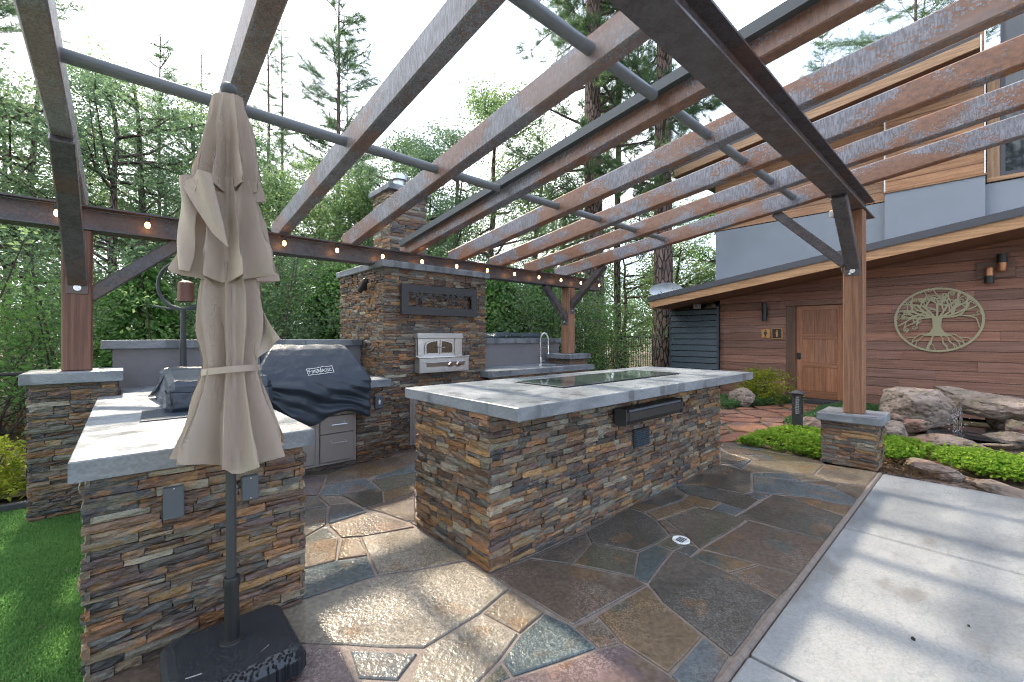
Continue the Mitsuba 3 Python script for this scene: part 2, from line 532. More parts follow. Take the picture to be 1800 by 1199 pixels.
# one ledge stone: a split face of 4 x 3 points that stands proud of the wall, with sides back to it
def ledge_face(o, u, w, h, nrm, seed, hc=(.028, .050), lc=(.07, .24), proud=(.003, .019), ends=(0., 0.), holes=()):
    r = np.random.default_rng(seed)
    o, u, nrm = np.array(o, float), np.array(u, float), np.array(nrm, float)
    zz = np.array([0, 0, 1.])
    z, out, c = 0.0, [], 0
    while z < h - 1e-4:
        ch = r.uniform(*hc)
        if h - z - ch < hc[0] * .8:
            ch = h - z
        a = -ends[0] * (c % 2)
        b = w + ends[1] * (c % 2)
        x = a
        while x < b - 1e-4:
            L = r.uniform(*lc)
            if b - x - L < lc[0] * .7:
                L = b - x
            parts = [(z, ch)]
            if ch > hc[0] * 1.5 and r.random() < .22:
                s = r.uniform(.4, .6)
                parts = [(z, ch * s), (z + ch * s, ch * (1 - s))]
            for (pz, ph) in parts:
                if any(hx0 < x + L / 2 < hx1 and hz0 < pz + ph / 2 < hz1 for hx0, hx1, hz0, hz1 in holes):
                    continue
                d = r.uniform(*proud) if r.random() > .12 else r.uniform(proud[1] * .8, proud[1] * 1.35)
                nu = 4 if L < .2 else 5
                nv = 3
                gu = np.linspace(.0015, L - .0015, nu)
                gv = np.linspace(.0012, ph - .0012, nv)
                U, Vv = np.meshgrid(gu, gv, indexing='ij')
                skew = r.normal(0, .004, 2)
                U = U + np.where(U < L / 2, skew[0], skew[1]) * (Vv / ph - .5)
                D = d + r.normal(0, .0022, U.shape)
                edge = np.zeros_like(U, bool); edge[[0, -1]] = True; edge[:, [0, -1]] = True
                D = D - np.where(edge, np.abs(r.normal(.0030, .0022, U.shape)), 0)
                Vv = Vv + np.where((Vv > ph * .2) & (Vv < ph * .8), 0, r.normal(0, .0010, U.shape))
                front = o + u * (x + U)[..., None] + zz * (pz + Vv)[..., None] + nrm * D[..., None]
                V = front.reshape(-1, 3)
                F = []
                idx = np.arange(nu * nv).reshape(nu, nv)
                for i in range(nu - 1):
                    for j in range(nv - 1):
                        q = [idx[i, j], idx[i + 1, j], idx[i + 1, j + 1], idx[i, j + 1]]
                        F += [[q[0], q[1], q[2]], [q[0], q[2], q[3]]]
                ring = list(idx[:, 0]) + list(idx[-1, 1:]) + list(idx[-2::-1, -1]) + list(idx[0, -2:0:-1])
                n0 = len(V)
                back = V[ring] - nrm * ((V[ring] - o) @ nrm + .012)[:, None]
                V = np.vstack([V, back])
                m = len(ring)
                for i in range(m):
                    k = (i + 1) % m
                    F += [[ring[i], n0 + i, ring[k]], [ring[k], n0 + i, n0 + k]]
                F = np.array(F)
                if np.cross(u, zz) @ nrm < 0:
                    F = F[:, ::-1]
                sid = int(r.integers(0, 900))
                tv = V[F].reshape(-1, 3)
                lu = (tv - o) @ u - x
                uv = np.stack([np.clip(lu + .02, 0, 3.9) + 4 * sid, (tv[:, 2] - o[2] - pz) + r.uniform(0, 3) + ((tv - o) @ nrm) * .7], 1)
                q = screen_size(front.reshape(-1, 3))
                out.append((tv, np.arange(len(tv)).reshape(-1, 3), uv, float(np.prod(np.ptp(q, axis=0)[[0, 2]] + np.ptp(q, axis=0)[1] * .3))))
            x += L
        z += ch
        c += 1
    return out


def lay_stones(parent, faces, most=300, name='ledge_stone'):
    """the largest as parts of their own, the rest as one part"""
    st = sorted((s for f in faces for s in f), key=lambda s: -s[3])
    for s in st[:most]:
        add(parent, name, (s[0], s[1]), 'm_stone', uv=s[2])
    if st[most:]:
        v, f, u = catuv([s[:3] for s in st[most:]])
        add(parent, 'small_ledge_stones', (v, f), 'm_stone', uv=u, kind='stuff')


def slab(parent, name, lo, hi, c=.006, label=None):
    return add(parent, name, cbox(lo, hi, c), 'm_slab', label=label)


def bolt(parent, p, nrm, r=.024):
    n = np.array(nrm, float); p = np.array(p, float)
    add(parent, 'bolt', cat([tube([p, p + n * .006], r, 14), tube([p + n * .006, p + n * .016], r * .5, 6)]), 'm_zinc')


# outlines of the flagstones on the ground, metres
FLAGS=[
('dark',[(1.878,1.936),(2.038,1.701),(2.354,1.798),(2.457,1.923)]),
('olive',[(2.038,1.701),(2.354,1.798),(2.469,1.507),(2.198,1.371)]),
('teal',[(2.198,1.371),(2.476,1.511),(2.654,1.494),(2.662,1.373),(2.202,1.282)]),
('dark',[(2.457,1.923),(2.354,1.798),(2.482,1.515),(2.654,1.494),(2.85,1.495),(3.01,1.68),(3.056,1.809),(3.061,1.957)]),
('brown',[(1.6,1.969),(1.878,1.936),(2.038,1.701),(2.198,1.371),(2.195,1.281),(1.61,1.339),(1.594,1.768)]),
('tan',[(1.594,1.768),(1.585,1.501),(1.379,1.468),(1.339,1.712)]),
('pale',[(1.339,1.712),(1.379,1.468),(1.208,1.408),(1.053,1.383),(0.928,1.348),(0.768,1.493),(0.851,1.566),(1.003,1.689)]),
('teal',[(1.582,1.498),(1.605,1.339),(1.581,1.166),(1.183,1.304),(1.208,1.408),(1.381,1.467)]),
('brown',[(1.613,1.338),(1.759,1.308),(1.688,1.118),(1.583,1.165)]),
('rust',[(1.759,1.308),(2.19,1.278),(2.106,1.143),(2.015,0.885),(1.676,0.879),(1.688,1.118)]),
('purple',[(1.578,1.164),(1.685,1.116),(1.673,0.878),(1.666,0.825),(1.621,0.705),(1.181,0.853),(0.892,1.225),(1.128,1.315),(1.181,1.302)]),
('blue',[(2.009,0.883),(1.972,0.743),(1.781,0.74),(1.635,0.743),(1.673,0.878)]),
('dark',[(2.202,1.282),(2.657,1.366),(2.669,1.258),(2.653,1.016),(2.585,0.743),(1.974,0.742),(2.017,0.886),(2.106,1.143)]),
('teal',[(2.665,1.37),(2.806,1.346),(2.822,1.268),(2.669,1.258)]),
('olive',[(2.664,1.496),(2.845,1.488),(2.915,1.39),(2.819,1.271),(2.803,1.348),(2.672,1.374)]),
('brown',[(3.01,1.68),(3.08,1.644),(2.915,1.39),(2.853,1.493)]),
('olive',[(3.085,1.646),(3.504,1.58),(3.527,1.494),(3.528,1.309),(3.519,1.219),(2.819,1.261),(2.915,1.39)]),
('rust',[(2.669,1.258),(2.812,1.257),(2.894,0.931),(2.653,1.016)]),
('brown',[(2.812,1.257),(3.522,1.216),(3.576,0.73),(2.928,0.727),(2.894,0.931)]),
('brown',[(2.886,0.929),(2.921,0.725),(2.603,0.74),(2.653,1.016)]),
('dark',[(3.519,1.219),(3.531,1.306),(4.279,1.266),(4.293,1.216),(4.259,1.053),(4.159,0.729),(3.581,0.731)]),
('brown',[(4.296,1.213),(4.43,1.019),(4.425,0.841),(4.469,0.731),(4.171,0.728),(4.259,1.053)]),
('blue',[(4.658,1.561),(4.847,1.208),(4.892,0.934),(4.686,0.735),(4.487,0.73),(4.435,0.843),(4.446,1.023),(4.286,1.268),(4.202,1.401)]),
('brown',[(4.902,0.936),(5.05,0.926),(5.175,0.736),(4.688,0.733)]),
('blue',[(4.789,1.605),(4.858,1.542),(4.718,1.472),(4.677,1.567)]),
('blue',[(4.858,1.542),(5.022,1.351),(4.86,1.207),(4.718,1.472)]),
('tan',[(5.022,1.351),(5.195,1.158),(5.071,1.027),(4.869,1.199)]),
('brown',[(4.855,1.2),(5.069,1.026),(5.058,0.93),(4.898,0.939)]),
('tan',[(5.195,1.158),(5.719,1.184),(5.771,0.736),(5.193,0.734),(5.058,0.93),(5.082,1.029)]),
('tan',[(4.844,1.729),(5.256,1.763),(5.606,1.447),(5.719,1.184),(5.206,1.161),(5.033,1.354),(4.795,1.607)]),
('dark',[(4.863,1.959),(4.834,1.725),(4.786,1.612),(4.206,1.414),(4.087,1.44),(4.005,1.795),(3.904,1.942)]),
('blue',[(4.083,1.434),(4.194,1.403),(4.275,1.269),(4.056,1.296)]),
('dark',[(3.717,1.793),(3.819,1.936),(4.002,1.793),(4.078,1.436),(4.045,1.297),(3.735,1.303),(3.741,1.491)]),
('blue',[(3.739,1.49),(3.729,1.305),(3.534,1.311),(3.527,1.493)]),
('rust',[(3.543,1.735),(3.726,1.766),(3.733,1.494),(3.531,1.496),(3.505,1.59)]),
('rust',[(3.071,1.81),(3.537,1.732),(3.503,1.589),(3.076,1.651),(3.014,1.683)]),
('dark',[(3.076,1.821),(3.066,1.957),(3.804,1.939),(3.721,1.78),(3.539,1.738)]),
('dark',[(5.476,2.206),(5.371,2.067),(5.273,1.803),(4.946,1.883),(4.878,1.959)]),
('blue',[(4.951,1.879),(5.275,1.798),(5.27,1.766),(4.854,1.733)]),
('tan',[(5.378,2.06),(5.494,1.879),(5.333,1.724),(5.287,1.796)]),
('blue',[(5.499,1.874),(5.642,1.711),(5.471,1.584),(5.334,1.716)]),
('brown',[(5.677,2.287),(5.777,2.082),(5.811,1.832),(5.809,1.528),(5.821,1.231),(5.727,1.19),(5.48,1.576),(5.656,1.716),(5.507,1.883),(5.392,2.072)]),
('purple',[(1.264,4.62),(1.504,4.45),(1.256,3.946),(1.119,4.088)]),
('brown',[(1.504,4.45),(1.873,4.646),(2.634,4.636),(2.418,4.257),(2.155,4.162),(1.765,4.121),(1.4,4.187)]),
('blue',[(1.397,4.179),(1.761,4.113),(1.741,3.781),(1.412,3.832),(1.254,3.939)]),
('blue',[(1.782,4.014),(1.886,4.114),(2.155,4.151),(2.408,4.238),(2.245,3.951)]),
('olive',[(1.775,3.999),(2.24,3.943),(2.062,3.651),(1.737,3.66)]),
('rust',[(1.734,3.653),(2.058,3.644),(1.934,3.444),(1.625,3.419)]),
('dark',[(1.414,3.821),(1.74,3.776),(1.735,3.662),(1.624,3.42),(1.45,3.431)]),
('brown',[(1.445,3.419),(1.621,3.414),(1.93,3.428),(1.641,2.897),(1.58,2.952)]),
('tan',[(1.251,3.932),(1.407,3.818),(1.417,3.574),(1.252,3.65)]),
('olive',[(1.115,4.074),(1.248,3.935),(1.246,3.647),(1.02,3.726)]),
('dark',[(1.016,3.714),(1.242,3.634),(1.114,3.302),(0.922,3.182),(0.789,3.14)]),
('blue',[(1.251,3.634),(1.412,3.562),(1.441,3.422),(1.442,3.314),(1.119,3.291)]),
('brown',[(1.117,3.28),(1.443,3.305),(1.573,2.939),(1.589,2.813),(1.244,2.925),(1.11,3.012)]),
('tan',[(0.784,3.123),(0.919,3.173),(1.109,3.28),(1.107,3.015),(0.984,2.727),(0.698,2.777)]),
('brown',[(1.109,3.004),(1.22,2.936),(1.158,2.651),(0.985,2.726)]),
('teal',[(0.696,2.771),(0.981,2.72),(1.154,2.643),(1.095,2.397),(0.708,2.442),(0.617,2.458)]),
('pale',[(1.223,2.933),(1.243,2.921),(1.584,2.805),(1.59,2.394),(1.584,2.175),(1.288,2.293),(1.098,2.395),(1.159,2.654)]),
('pale',[(0.54,2.466),(0.706,2.437),(1.094,2.386),(1.284,2.288),(1.582,2.167),(1.597,1.971),(1.592,1.771),(1.337,1.714),(1.004,1.691),(0.731,1.948),(0.481,2.2)]),
('blue',[(0.74,1.918),(0.965,1.684),(0.824,1.602),(0.703,1.727)]),
('purple',[(0.48,2.194),(0.726,1.942),(0.692,1.71),(0.672,1.58),(0.505,1.574),(0.279,1.87)]),
('purple',[(0.703,1.719),(0.821,1.597),(0.848,1.565),(0.768,1.493),(0.688,1.566),(0.682,1.658)]),
('tan',[(0.275,1.843),(0.504,1.57),(0.678,1.568),(0.766,1.488),(0.926,1.344),(1.025,1.261),(0.889,1.221),(0.616,1.197),(0.299,1.507)])]



def solo(name, label, cat_, mesh, mat, group=None, **more):
    key = thing(name, label, cat_, group)
    scene[key] = mikit.ply(mesh, mat, **more)
    return key


def ssolo(name, mesh, mat, **more):
    structure(name)
    scene[name] = mikit.ply(mesh, mat, **more)


# ------------------------------------------------------------------ ground, patio, concrete walk, turf
def sheet(x0, x1, y0, y1, z, nx, ny, amp=0.0, freq=.5, seed=1):
    X, Y = np.meshgrid(np.linspace(x0, x1, nx), np.linspace(y0, y1, ny), indexing='ij')
    Z = np.full(X.shape, float(z))
    if amp:
        Z += amp * (meshkit.fbm(np.stack([X * freq, Y * freq, X * 0], -1), 4, seed) - .5)
    V = np.stack([X, Y, Z], -1).reshape(-1, 3)
    i = np.arange(nx * ny).reshape(nx, ny)
    q = np.stack([i[:-1, :-1], i[1:, :-1], i[1:, 1:], i[:-1, 1:]], -1).reshape(-1, 4)
    return V, np.vstack([q[:, [0, 1, 2]], q[:, [0, 2, 3]]])


ssolo('ground', sheet(-150, 250, -150, 250, -.06, 60, 60), 'm_soil')
add('ground', 'near_soil', sheet(-14, 22, 5.75, 26, -.02, 90, 60, .10, .6), 'm_soil', smooth=True)

PATIO = [(-.11, -2.2), (1.2, -2.2), (1.2, .70), (5.74, .70), (5.74, 1.3), (5.95, 1.9), (6.0, 2.6), (5.9, 3.3), (6.1, 4.7), (6.1, 5.5), (-.1, 5.5)]
structure('patio')
scene['patio'] = mikit.ply(prism(Polygon([(-.11, .735), (5.76, .735)] + PATIO[4:]), -.10, -.009), 'm_mortar')
FLAGPOLYS = [(t, P) for t, P in FLAGS]
fr = np.random.default_rng(21)


def flagstone(tone, P, k, gap=.0075):
    P = Polygon(P).buffer(0)
    if P.geom_type != 'Polygon' or P.area < .002:
        return None
    P = P.buffer(-gap, join_style=2)
    if P.is_empty or P.geom_type != 'Polygon':
        return None
    # outlines of split stone: extra points nudged along every side
    c = np.array(shapely.geometry.polygon.orient(P).exterior.coords)[:-1]
    pts = []
    for a, b in zip(c, np.roll(c, -1, 0)):
        L = np.linalg.norm(b - a)
        m = max(1, int(L / .16))
        nn = np.array([-(b - a)[1], (b - a)[0]]) / (L + 1e-9)
        pts.append(a + fr.normal(0, .003, 2))
        for i in range(1, m):
            pts.append(a + (b - a) * i / m + nn * fr.normal(0, .0045))
    Q = Polygon(pts)
    if not Q.is_valid:
        Q = P
    lift = fr.uniform(-.0015, .0015)
    m = slabpoly(np.array(Q.exterior.coords)[:-1], -.03, lift, .005)
    v = np.array(m.vertices)
    v[:, 2] += np.where(v[:, 2] > -.02, (v[:, 0] - v[:, 0].mean()) * fr.normal(0, .0018) + (v[:, 1] - v[:, 1].mean()) * fr.normal(0, .0018), 0)
    V, F = v[m.faces].reshape(-1, 3), np.arange(len(m.faces) * 3).reshape(-1, 3)
    U = V[:, :2] - V[:, :2].min(0)
    U = np.stack([np.clip(U[:, 0], 0, 9) + 20 * k, np.clip(U[:, 1], 0, 9) + 20 * FLAGC[tone]], 1)
    return V, F, U


for k, (tone, P) in enumerate(FLAGPOLYS):
    s = flagstone(tone, P, k + 1)
    if s:
        add('patio', 'flagstone', (s[0], s[1]), 'm_flag', uv=s[2])
# the stretches of paving that the island and the counters hide
covered = unary_union([Polygon(P).buffer(.004) for _, P in FLAGPOLYS if Polygon(P).is_valid])
floor_poly = Polygon([(-.1, .74), (5.74, .74)] + PATIO[4:]).difference(covered)
pts = fr.uniform([-.2, .6], [6.2, 5.6], (130, 2))
rest = []
for i, cell in enumerate(shapely.voronoi_polygons(shapely.MultiPoint(pts)).geoms):
    g = cell.intersection(floor_poly)
    for h in getattr(g, 'geoms', [g]):
        if h.geom_type == 'Polygon' and h.area > .012 and len(h.interiors) == 0:
            s = flagstone(['dark', 'brown', 'olive', 'tan', 'blue', 'rust'][i % 6], list(h.simplify(.01).exterior.coords)[:-1], 100 + i)
            if s:
                rest.append(s)
v, f, u = catuv(rest)
add('patio', 'hidden_flagstones', (v, f), 'm_flag', uv=u, kind='stuff')
add('patio', 'edging_strip', cbox((-.1, .700, -.05), (5.77, .737, .004), .012), 'm_mortar')
dk = add('patio', 'floor_drain', cat([lathe([(0, .003), (.043, .003), (.043, .006), (.056, .008), (.058, .0)], 28, (2.832, 1.398, 0))]), 'm_white')
add('patio', 'drain_grate', cat([rbox((2.832 - .036, 1.398 + y - .0035, .004), (2.832 + .036, 1.398 + y + .0035, .0075)) for y in (-.021, -.007, .007, .021)]), 'm_greybox')

structure('concrete_walk')
scene['concrete_walk'] = mikit.ply(rbox((-2.2, -4.2, -.12), (5.74, .690, -.05)), 'm_dark')
xs = [-1.72, .16, 2.04, 3.92, 5.76]
for a, b in zip(xs[:-1], xs[1:]):
    for y0, y1 in ((-1.9, .694), (-4.2, -1.912)):
        add('concrete_walk', 'concrete_slab', cbox((a + .011, y0, -.09), (b - .011, y1, .001), .009), 'm_conc')
for (x, y, r) in ((2.70, .22, .011), (3.02, .05, .006)):
    P = np.array([[x + r * math.cos(a) * (1 + .3 * math.sin(2 * a)), y + .7 * r * math.sin(a)] for a in np.linspace(0, 6.2, 12)])
    solo('seed_pod', 'small dark seed pod lying on the pale concrete slab' if r > .01 else 'tiny dark crumb on the concrete slab nearer the house', 'debris', prism(Polygon(P), .0015, .008), 'm_dark')

# turf: a sheet and its blades
ssolo('lawn', prism(Polygon([(-4.5, .2), (-.118, .2), (-.118, 4.83), (-.55, 5.25), (-.75, 5.24), (-4.5, 6.2)]), -.08, -.006), 'm_turfbase')


def blades(P, n, h, w, r, tone, lean=.35):
    """n grass blades on the points P: one tapered triangle pair each"""
    a = r.uniform(0, 2 * np.pi, n)
    hh = h * r.uniform(.6, 1.25, n)
    d = np.stack([np.cos(a), np.sin(a), 0 * a], 1)
    s = np.stack([-np.sin(a), np.cos(a), 0 * a], 1) * (w * r.uniform(.7, 1.3, n))[:, None]
    tip = P + d * (hh * r.uniform(.1, lean * 2, n))[:, None] + np.array([0, 0, 1]) * hh[:, None]
    mid = P + (tip - P) * .5 + np.array([0, 0, 1]) * (hh * .12)[:, None]
    V = np.stack([P - s, P + s, mid + s * .8, mid - s * .8, tip], 1).reshape(-1, 3)
    b = np.arange(n)[:, None] * 5
    F = np.concatenate([b + [0, 1, 2], b + [0, 2, 3], b + [3, 2, 4]], 1).reshape(-1, 3)
    hue = np.clip(r.normal(.5, .22, n) + 1.3 * (meshkit.fbm(P * 2.6, 3, 6) - .5), 0, 1)
    U = np.stack([np.repeat(hue, 5), np.full(n * 5, float(tone))], 1)
    return V, F, U


r = np.random.default_rng(5)
N = 230000
P = np.stack([-.118 - np.abs(r.uniform(0, 1, N)) ** 1.15 * 1.9, r.uniform(1.6, 5.5, N), np.full(N, -.006)], 1)
P = P[(P[:, 1] < 4.82 + .0 * P[:, 0]) | ((P[:, 0] < -.56) & (P[:, 1] < 5.25 - .12 * (P[:, 0] + .6)))]
# only where this turf could be seen
ang = (P - EYE) @ FWD
P = P[ang > 1.0]
V, F, U = blades(P, len(P), .020, .0022, r, 6, .7)
k = add('lawn', 'turf_blades', (V, F), 'm_leaf', uv=U, kind='stuff')
for (x, y, a) in ((-.30, 2.98, .4), (-.52, 2.62, 1.2), (-.25, 3.6, 2.0)):
    V, F = tube([[x, y, .028], [x + .03 * math.cos(a), y + .03 * math.sin(a), .031]], [.004, .001], 5)
    solo('fallen_leaf', 'dry tan leaf lying on the green turf' if a < .5 else ('small brown twig on the turf nearest the frame edge' if a < 1.5 else 'dry sliver on the turf by the left pier'), 'leaf', (V, F), 'm_twig')

# ------------------------------------------------------------------ bar island
isl = thing('bar_island', 'long stacked stone bar island with a thick grey concrete top', 'kitchen island')
add(isl, 'core', rbox((1.61, 1.975, .0), (4.86, 2.80, .937)), 'm_mortar')
IX0, IX1, IY0, IY1, IZ = 1.600, 4.865, 1.966, 2.808, .937
lay_stones(isl, [ledge_face((IX0, IY0, 0), (1, 0, 0), IX1 - IX0, IZ, (0, -1, 0), 11, ends=(.012, .012)),
                 ledge_face((IX0, IY0, 0), (0, 1, 0), IY1 - IY0, IZ, (-1, 0, 0), 12, ends=(.012, .012)),
                 ledge_face((IX1, IY0, 0), (0, 1, 0), IY1 - IY0, IZ, (1, 0, 0), 13),
                 ledge_face((IX0, IY1, 0), (1, 0, 0), IX1 - IX0, IZ, (0, 1, 0), 14, hc=(.06, .09), lc=(.2, .5))], 300)
top = Polygon([(1.57, 1.683), (5.06, 1.683), (5.06, 2.95), (1.57, 2.98)])
tray = Polygon([(2.44, 2.10), (4.25, 2.10), (4.25, 2.60), (2.44, 2.60)])
slabm = cbox((1.57, 1.683, .938), (5.06, 2.95, 1.015), .005)
add(isl, 'countertop', slabm, 'm_slab')
gk = add(isl, 'glass_tray_cover', cbox((2.44, 2.12, 1.0165), (4.25, 2.64, 1.026), .003), 'm_glasstop', label='dark reflecting glass cover let into the countertop')
add(isl, 'tray_seam', rbox((2.425, 2.105, 1.0152), (4.265, 2.655, 1.0163)), 'm_dark')
vt = add(isl, 'vent_grille', cat([cbox((3.11, 1.936, .475), (3.355, 1.966, .628), .004)]), 'm_black')
for i in range(9):
    add(vt, 'slat', beambox((3.118, 1.930, .486 + i * .0155), (3.347, 1.930, .486 + i * .0155), .010, .006, (0, -.5, 1), .001), 'm_navy')
ht = thing('patio_heater', 'slim black wall heater under the island top, above the vent', 'heater')
hp = np.array([(0, 0), (0, .125), (-.085, .125), (-.105, .10), (-.105, .035), (-.085, 0)])
hm = trimesh.creation.extrude_polygon(Polygon(hp), .90, engine='earcut')
hv = np.array(hm.vertices)
add(ht, 'housing', trimesh.Trimesh(np.stack([2.84 + hv[:, 2], 1.938 + hv[:, 0], .715 + hv[:, 1]], 1), hm.faces), 'm_black')
add(ht, 'front_plate', cbox((2.875, 1.828, .748), (3.705, 1.834, .812), .002), 'm_cap')
add(ht, 'reflector', cbox((2.875, 1.829, .815), (3.705, 1.842, .835), .004), 'm_greybox')
for x in (2.832, 3.741):
    add(ht, 'end_cap', cbox((x, 1.83, .712), (x + .009, 1.94, .843), .003), 'm_char')

# ------------------------------------------------------------------ grill counter
gc = thing('grill_counter', 'L shaped stacked stone grill counter with a grey slab top at the left', 'kitchen counter')
add(gc, 'core', cat([rbox((-.107, 2.43, 0), (.68, 5.46, .832)), rbox((.67, 4.66, 0), (2.29, 5.46, .831))]), 'm_mortar')
lay_stones(gc, [ledge_face((-.117, 2.42, 0), (1, 0, 0), .807, .832, (0, -1, 0), 31, hc=(.024, .044), lc=(.07, .27), proud=(.003, .019), ends=(.016, .016)),
                ledge_face((-.117, 2.42, 0), (0, 1, 0), 2.40, .832, (-1, 0, 0), 32, proud=(.003, .019), ends=(.02, 0)),
                ledge_face((.69, 2.42, 0), (0, 1, 0), 2.23, .832, (1, 0, 0), 33, ends=(.02, 0)),
                ledge_face((1.885, 4.65, 0), (1, 0, 0), .415, .832, (0, -1, 0), 34, lc=(.07, .22)),
                ledge_face((.70, 4.65, 0), (1, 0, 0), 1.18, .050, (0, -1, 0), 35, lc=(.1, .3))], 300)
gtop = Polygon([(-.165, 2.365), (.74, 2.365), (.74, 4.585), (2.27, 4.585), (2.27, 4.80), (2.29, 4.80), (2.29, 5.49), (-.03, 5.49), (-.03, 4.79), (-.165, 4.79)])
add(gc, 'countertop', slabpoly(np.array(gtop.exterior.coords)[:-1], .832, .915, .005), 'm_slab')
add(gc, 'counter_mat', slabpoly([(.06, 3.20), (.73, 3.20), (.73, 3.70), (.08, 3.66)], .9165, .922, .002), 'm_cover')
# stainless drawers under the grill
fr_ = add(gc, 'drawer_frame', cat([rbox((1.205, 4.630, .055), (1.878, 4.655, .075)), rbox((1.205, 4.630, .81), (1.878, 4.655, .83)), rbox((1.85, 4.630, .055), (1.878, 4.655, .83)),
                                   rbox((1.452, 4.630, .055), (1.492, 4.655, .83)), rbox((1.205, 4.630, .055), (1.225, 4.655, .83)), rbox((.72, 4.640, .055), (1.205, 4.658, .83))]), 'm_ssm')


def handle(parent, x0, x1, y, z):
    add(parent, 'handle', cat([tube([(x0, y - .045, z), (x1, y - .045, z)], .0075, 10), tube([(x0 + .012, y, z + .012), (x0 + .012, y - .045, z)], .006, 8), tube([(x1 - .012, y, z + .012), (x1 - .012, y - .045, z)], .006, 8)]), 'm_chrome')


for (x0, x1, z0, z1, hz) in ((1.497, 1.845, .082, .372, .285), (1.497, 1.845, .379, .56, .475), (1.497, 1.845, .567, .805, .70)):
    d = add(gc, 'drawer', cbox((x0, 4.618, z0), (x1, 4.640, z1), .003), 'm_ssm')
    handle(d, x0 + .10, x1 - .085, 4.618, hz)
add(gc, 'cabinet_door', cbox((1.23, 4.619, .082), (1.447, 4.640, .805), .003), 'm_ssm')
for x0, x1, z0, z1, screws in ((.121, .194, .602, .740, ((.158, .735),)), (.415, .484, .611, .725, ((.45, .717), (.45, .620)))):
    b = add(gc, 'outlet_cover', cbox((x0, 2.380, z0), (x1, 2.425, z1), .003), 'm_greybox', label='blank grey outlet cover on the stone end')
    for sx, sz in screws:
        add(b, 'screw', tube([(sx, 2.381, sz), (sx, 2.378, sz)], .003, 8), 'm_zinc')
gb = add(gc, 'switch_box', cbox((2.085, 4.598, .584), (2.182, 4.645, .728), .008), 'm_greybox')
add(gb, 'switch', cbox((2.125, 4.590, .635), (2.143, 4.60, .685), .002), 'm_white')

# ------------------------------------------------------------------ back walls with caps, sink counter
for (x0, x1, cx0, joints, lab) in ((-.09, 2.297, -.17, (.80, 1.60), 'low grey stucco back wall with a slab cap, left of the fireplace'), (3.845, 6.20, 3.845, (4.33, 4.62, 5.4), 'low grey stucco back wall with a slab cap, behind the sink')):
    w = thing('stucco_wall', lab, 'wall')
    add(w, 'panel', rbox((x0, 5.50, 0), (x1, 5.70, 1.285)), 'm_gstucco')
    c = [cx0, *joints, x1 - .004 if x0 < 0 else 6.30]
    for a, b in zip(c[:-1], c[1:]):
        slab(w, 'wall_cap', (a + .0015, 5.44, 1.285), (b - .0015, 5.76, 1.368), .005)
sc = thing('sink_counter', 'grey slab sink counter on a stone base right of the fireplace', 'kitchen counter')
add(sc, 'core', rbox((3.85, 4.70, 0), (6.06, 5.49, .70)), 'm_mortar')
lay_stones(sc, [ledge_face((3.80, 4.69, 0), (1, 0, 0), 2.27, .832, (0, -1, 0), 41, hc=(.05, .08), lc=(.15, .4))], 60)
sk = Polygon([(3.74, 4.62), (6.14, 4.62), (6.14, 4.845), (5.75, 4.845), (5.75, 5.36), (6.14, 5.36), (6.14, 5.495), (3.845, 5.495), (3.845, 4.81), (3.74, 4.81)])
basin = Polygon([(5.10, 4.76), (5.66, 4.76), (5.66, 5.08), (5.10, 5.08)])
tp = sk.difference(basin)
add(sc, 'countertop', prism(tp, .830, .912), 'm_slab')
add(sc, 'sink_basin', cat([rbox((5.10, 4.76, .71), (5.66, 5.08, .72)), rbox((5.095, 4.755, .72), (5.101, 5.085, .909)), rbox((5.659, 4.755, .72), (5.665, 5.085, .909)), rbox((5.10, 4.754, .72), (5.66, 4.760, .909)), rbox((5.10, 5.08, .72), (5.66, 5.086, .909))]), 'm_ss')
fa = thing('faucet', 'tall steel spring neck faucet standing by the sink', 'faucet')
sx, sy = 5.19, 5.02
hd = np.array([.80, .10, 0]); hd /= np.linalg.norm(hd)
add(fa, 'base', cat([lathe([(0, .912), (.028, .912), (.028, .920), (.020, .93), (.018, 1.05), (.014, 1.06)], 16, (sx, sy, 0)), tube([(sx + .018, sy, .985), (sx + .085, sy - .01, .99)], [.010, .006], 8)]), 'm_chrome')
arc = [(sx, sy, z) for z in np.linspace(1.05, 1.32, 8)] + [(sx + .11 * (1 - math.cos(t)) * hd[0], sy + .11 * (1 - math.cos(t)) * hd[1], 1.33 + .13 * math.sin(t)) for t in np.linspace(.1, math.pi, 16)] + [(sx + .22 * hd[0], sy + .22 * hd[1], z) for z in (1.27, 1.22)]
add(fa, 'neck', tube(arc, .0065, 8), 'm_chrome')
arc = np.array(arc)
s_ = np.linspace(0, len(arc) - 1, 460)
cp = np.stack([np.interp(s_, np.arange(len(arc)), arc[:, k]) for k in range(3)], 1)
ph = s_ * 14
side = np.cross(np.gradient(cp, axis=0), [0, 0, 1.0]); side /= np.linalg.norm(side, axis=1, keepdims=True) + 1e-6
side = np.where(np.abs(side).sum(1, keepdims=True) < .1, np.array([[0, 1., 0]]), side)
tt = np.gradient(cp, axis=0); tt /= np.linalg.norm(tt, axis=1, keepdims=True)
oth = np.cross(tt, side)
add(fa, 'spring', tube(cp + .013 * (np.cos(ph)[:, None] * side + np.sin(ph)[:, None] * oth), .0028, 4, False), 'm_chrome')
add(fa, 'spray_head', tube([(sx + .22 * hd[0], sy + .22 * hd[1], z) for z in (1.235, 1.20, 1.13, 1.10)], [.012, .016, .016, .020], 12), 'm_chrome')
add(fa, 'support_arm', tube([(sx, sy, 1.215), (sx + .22 * hd[0], sy + .22 * hd[1], 1.215)], .006, 8), 'm_chrome')

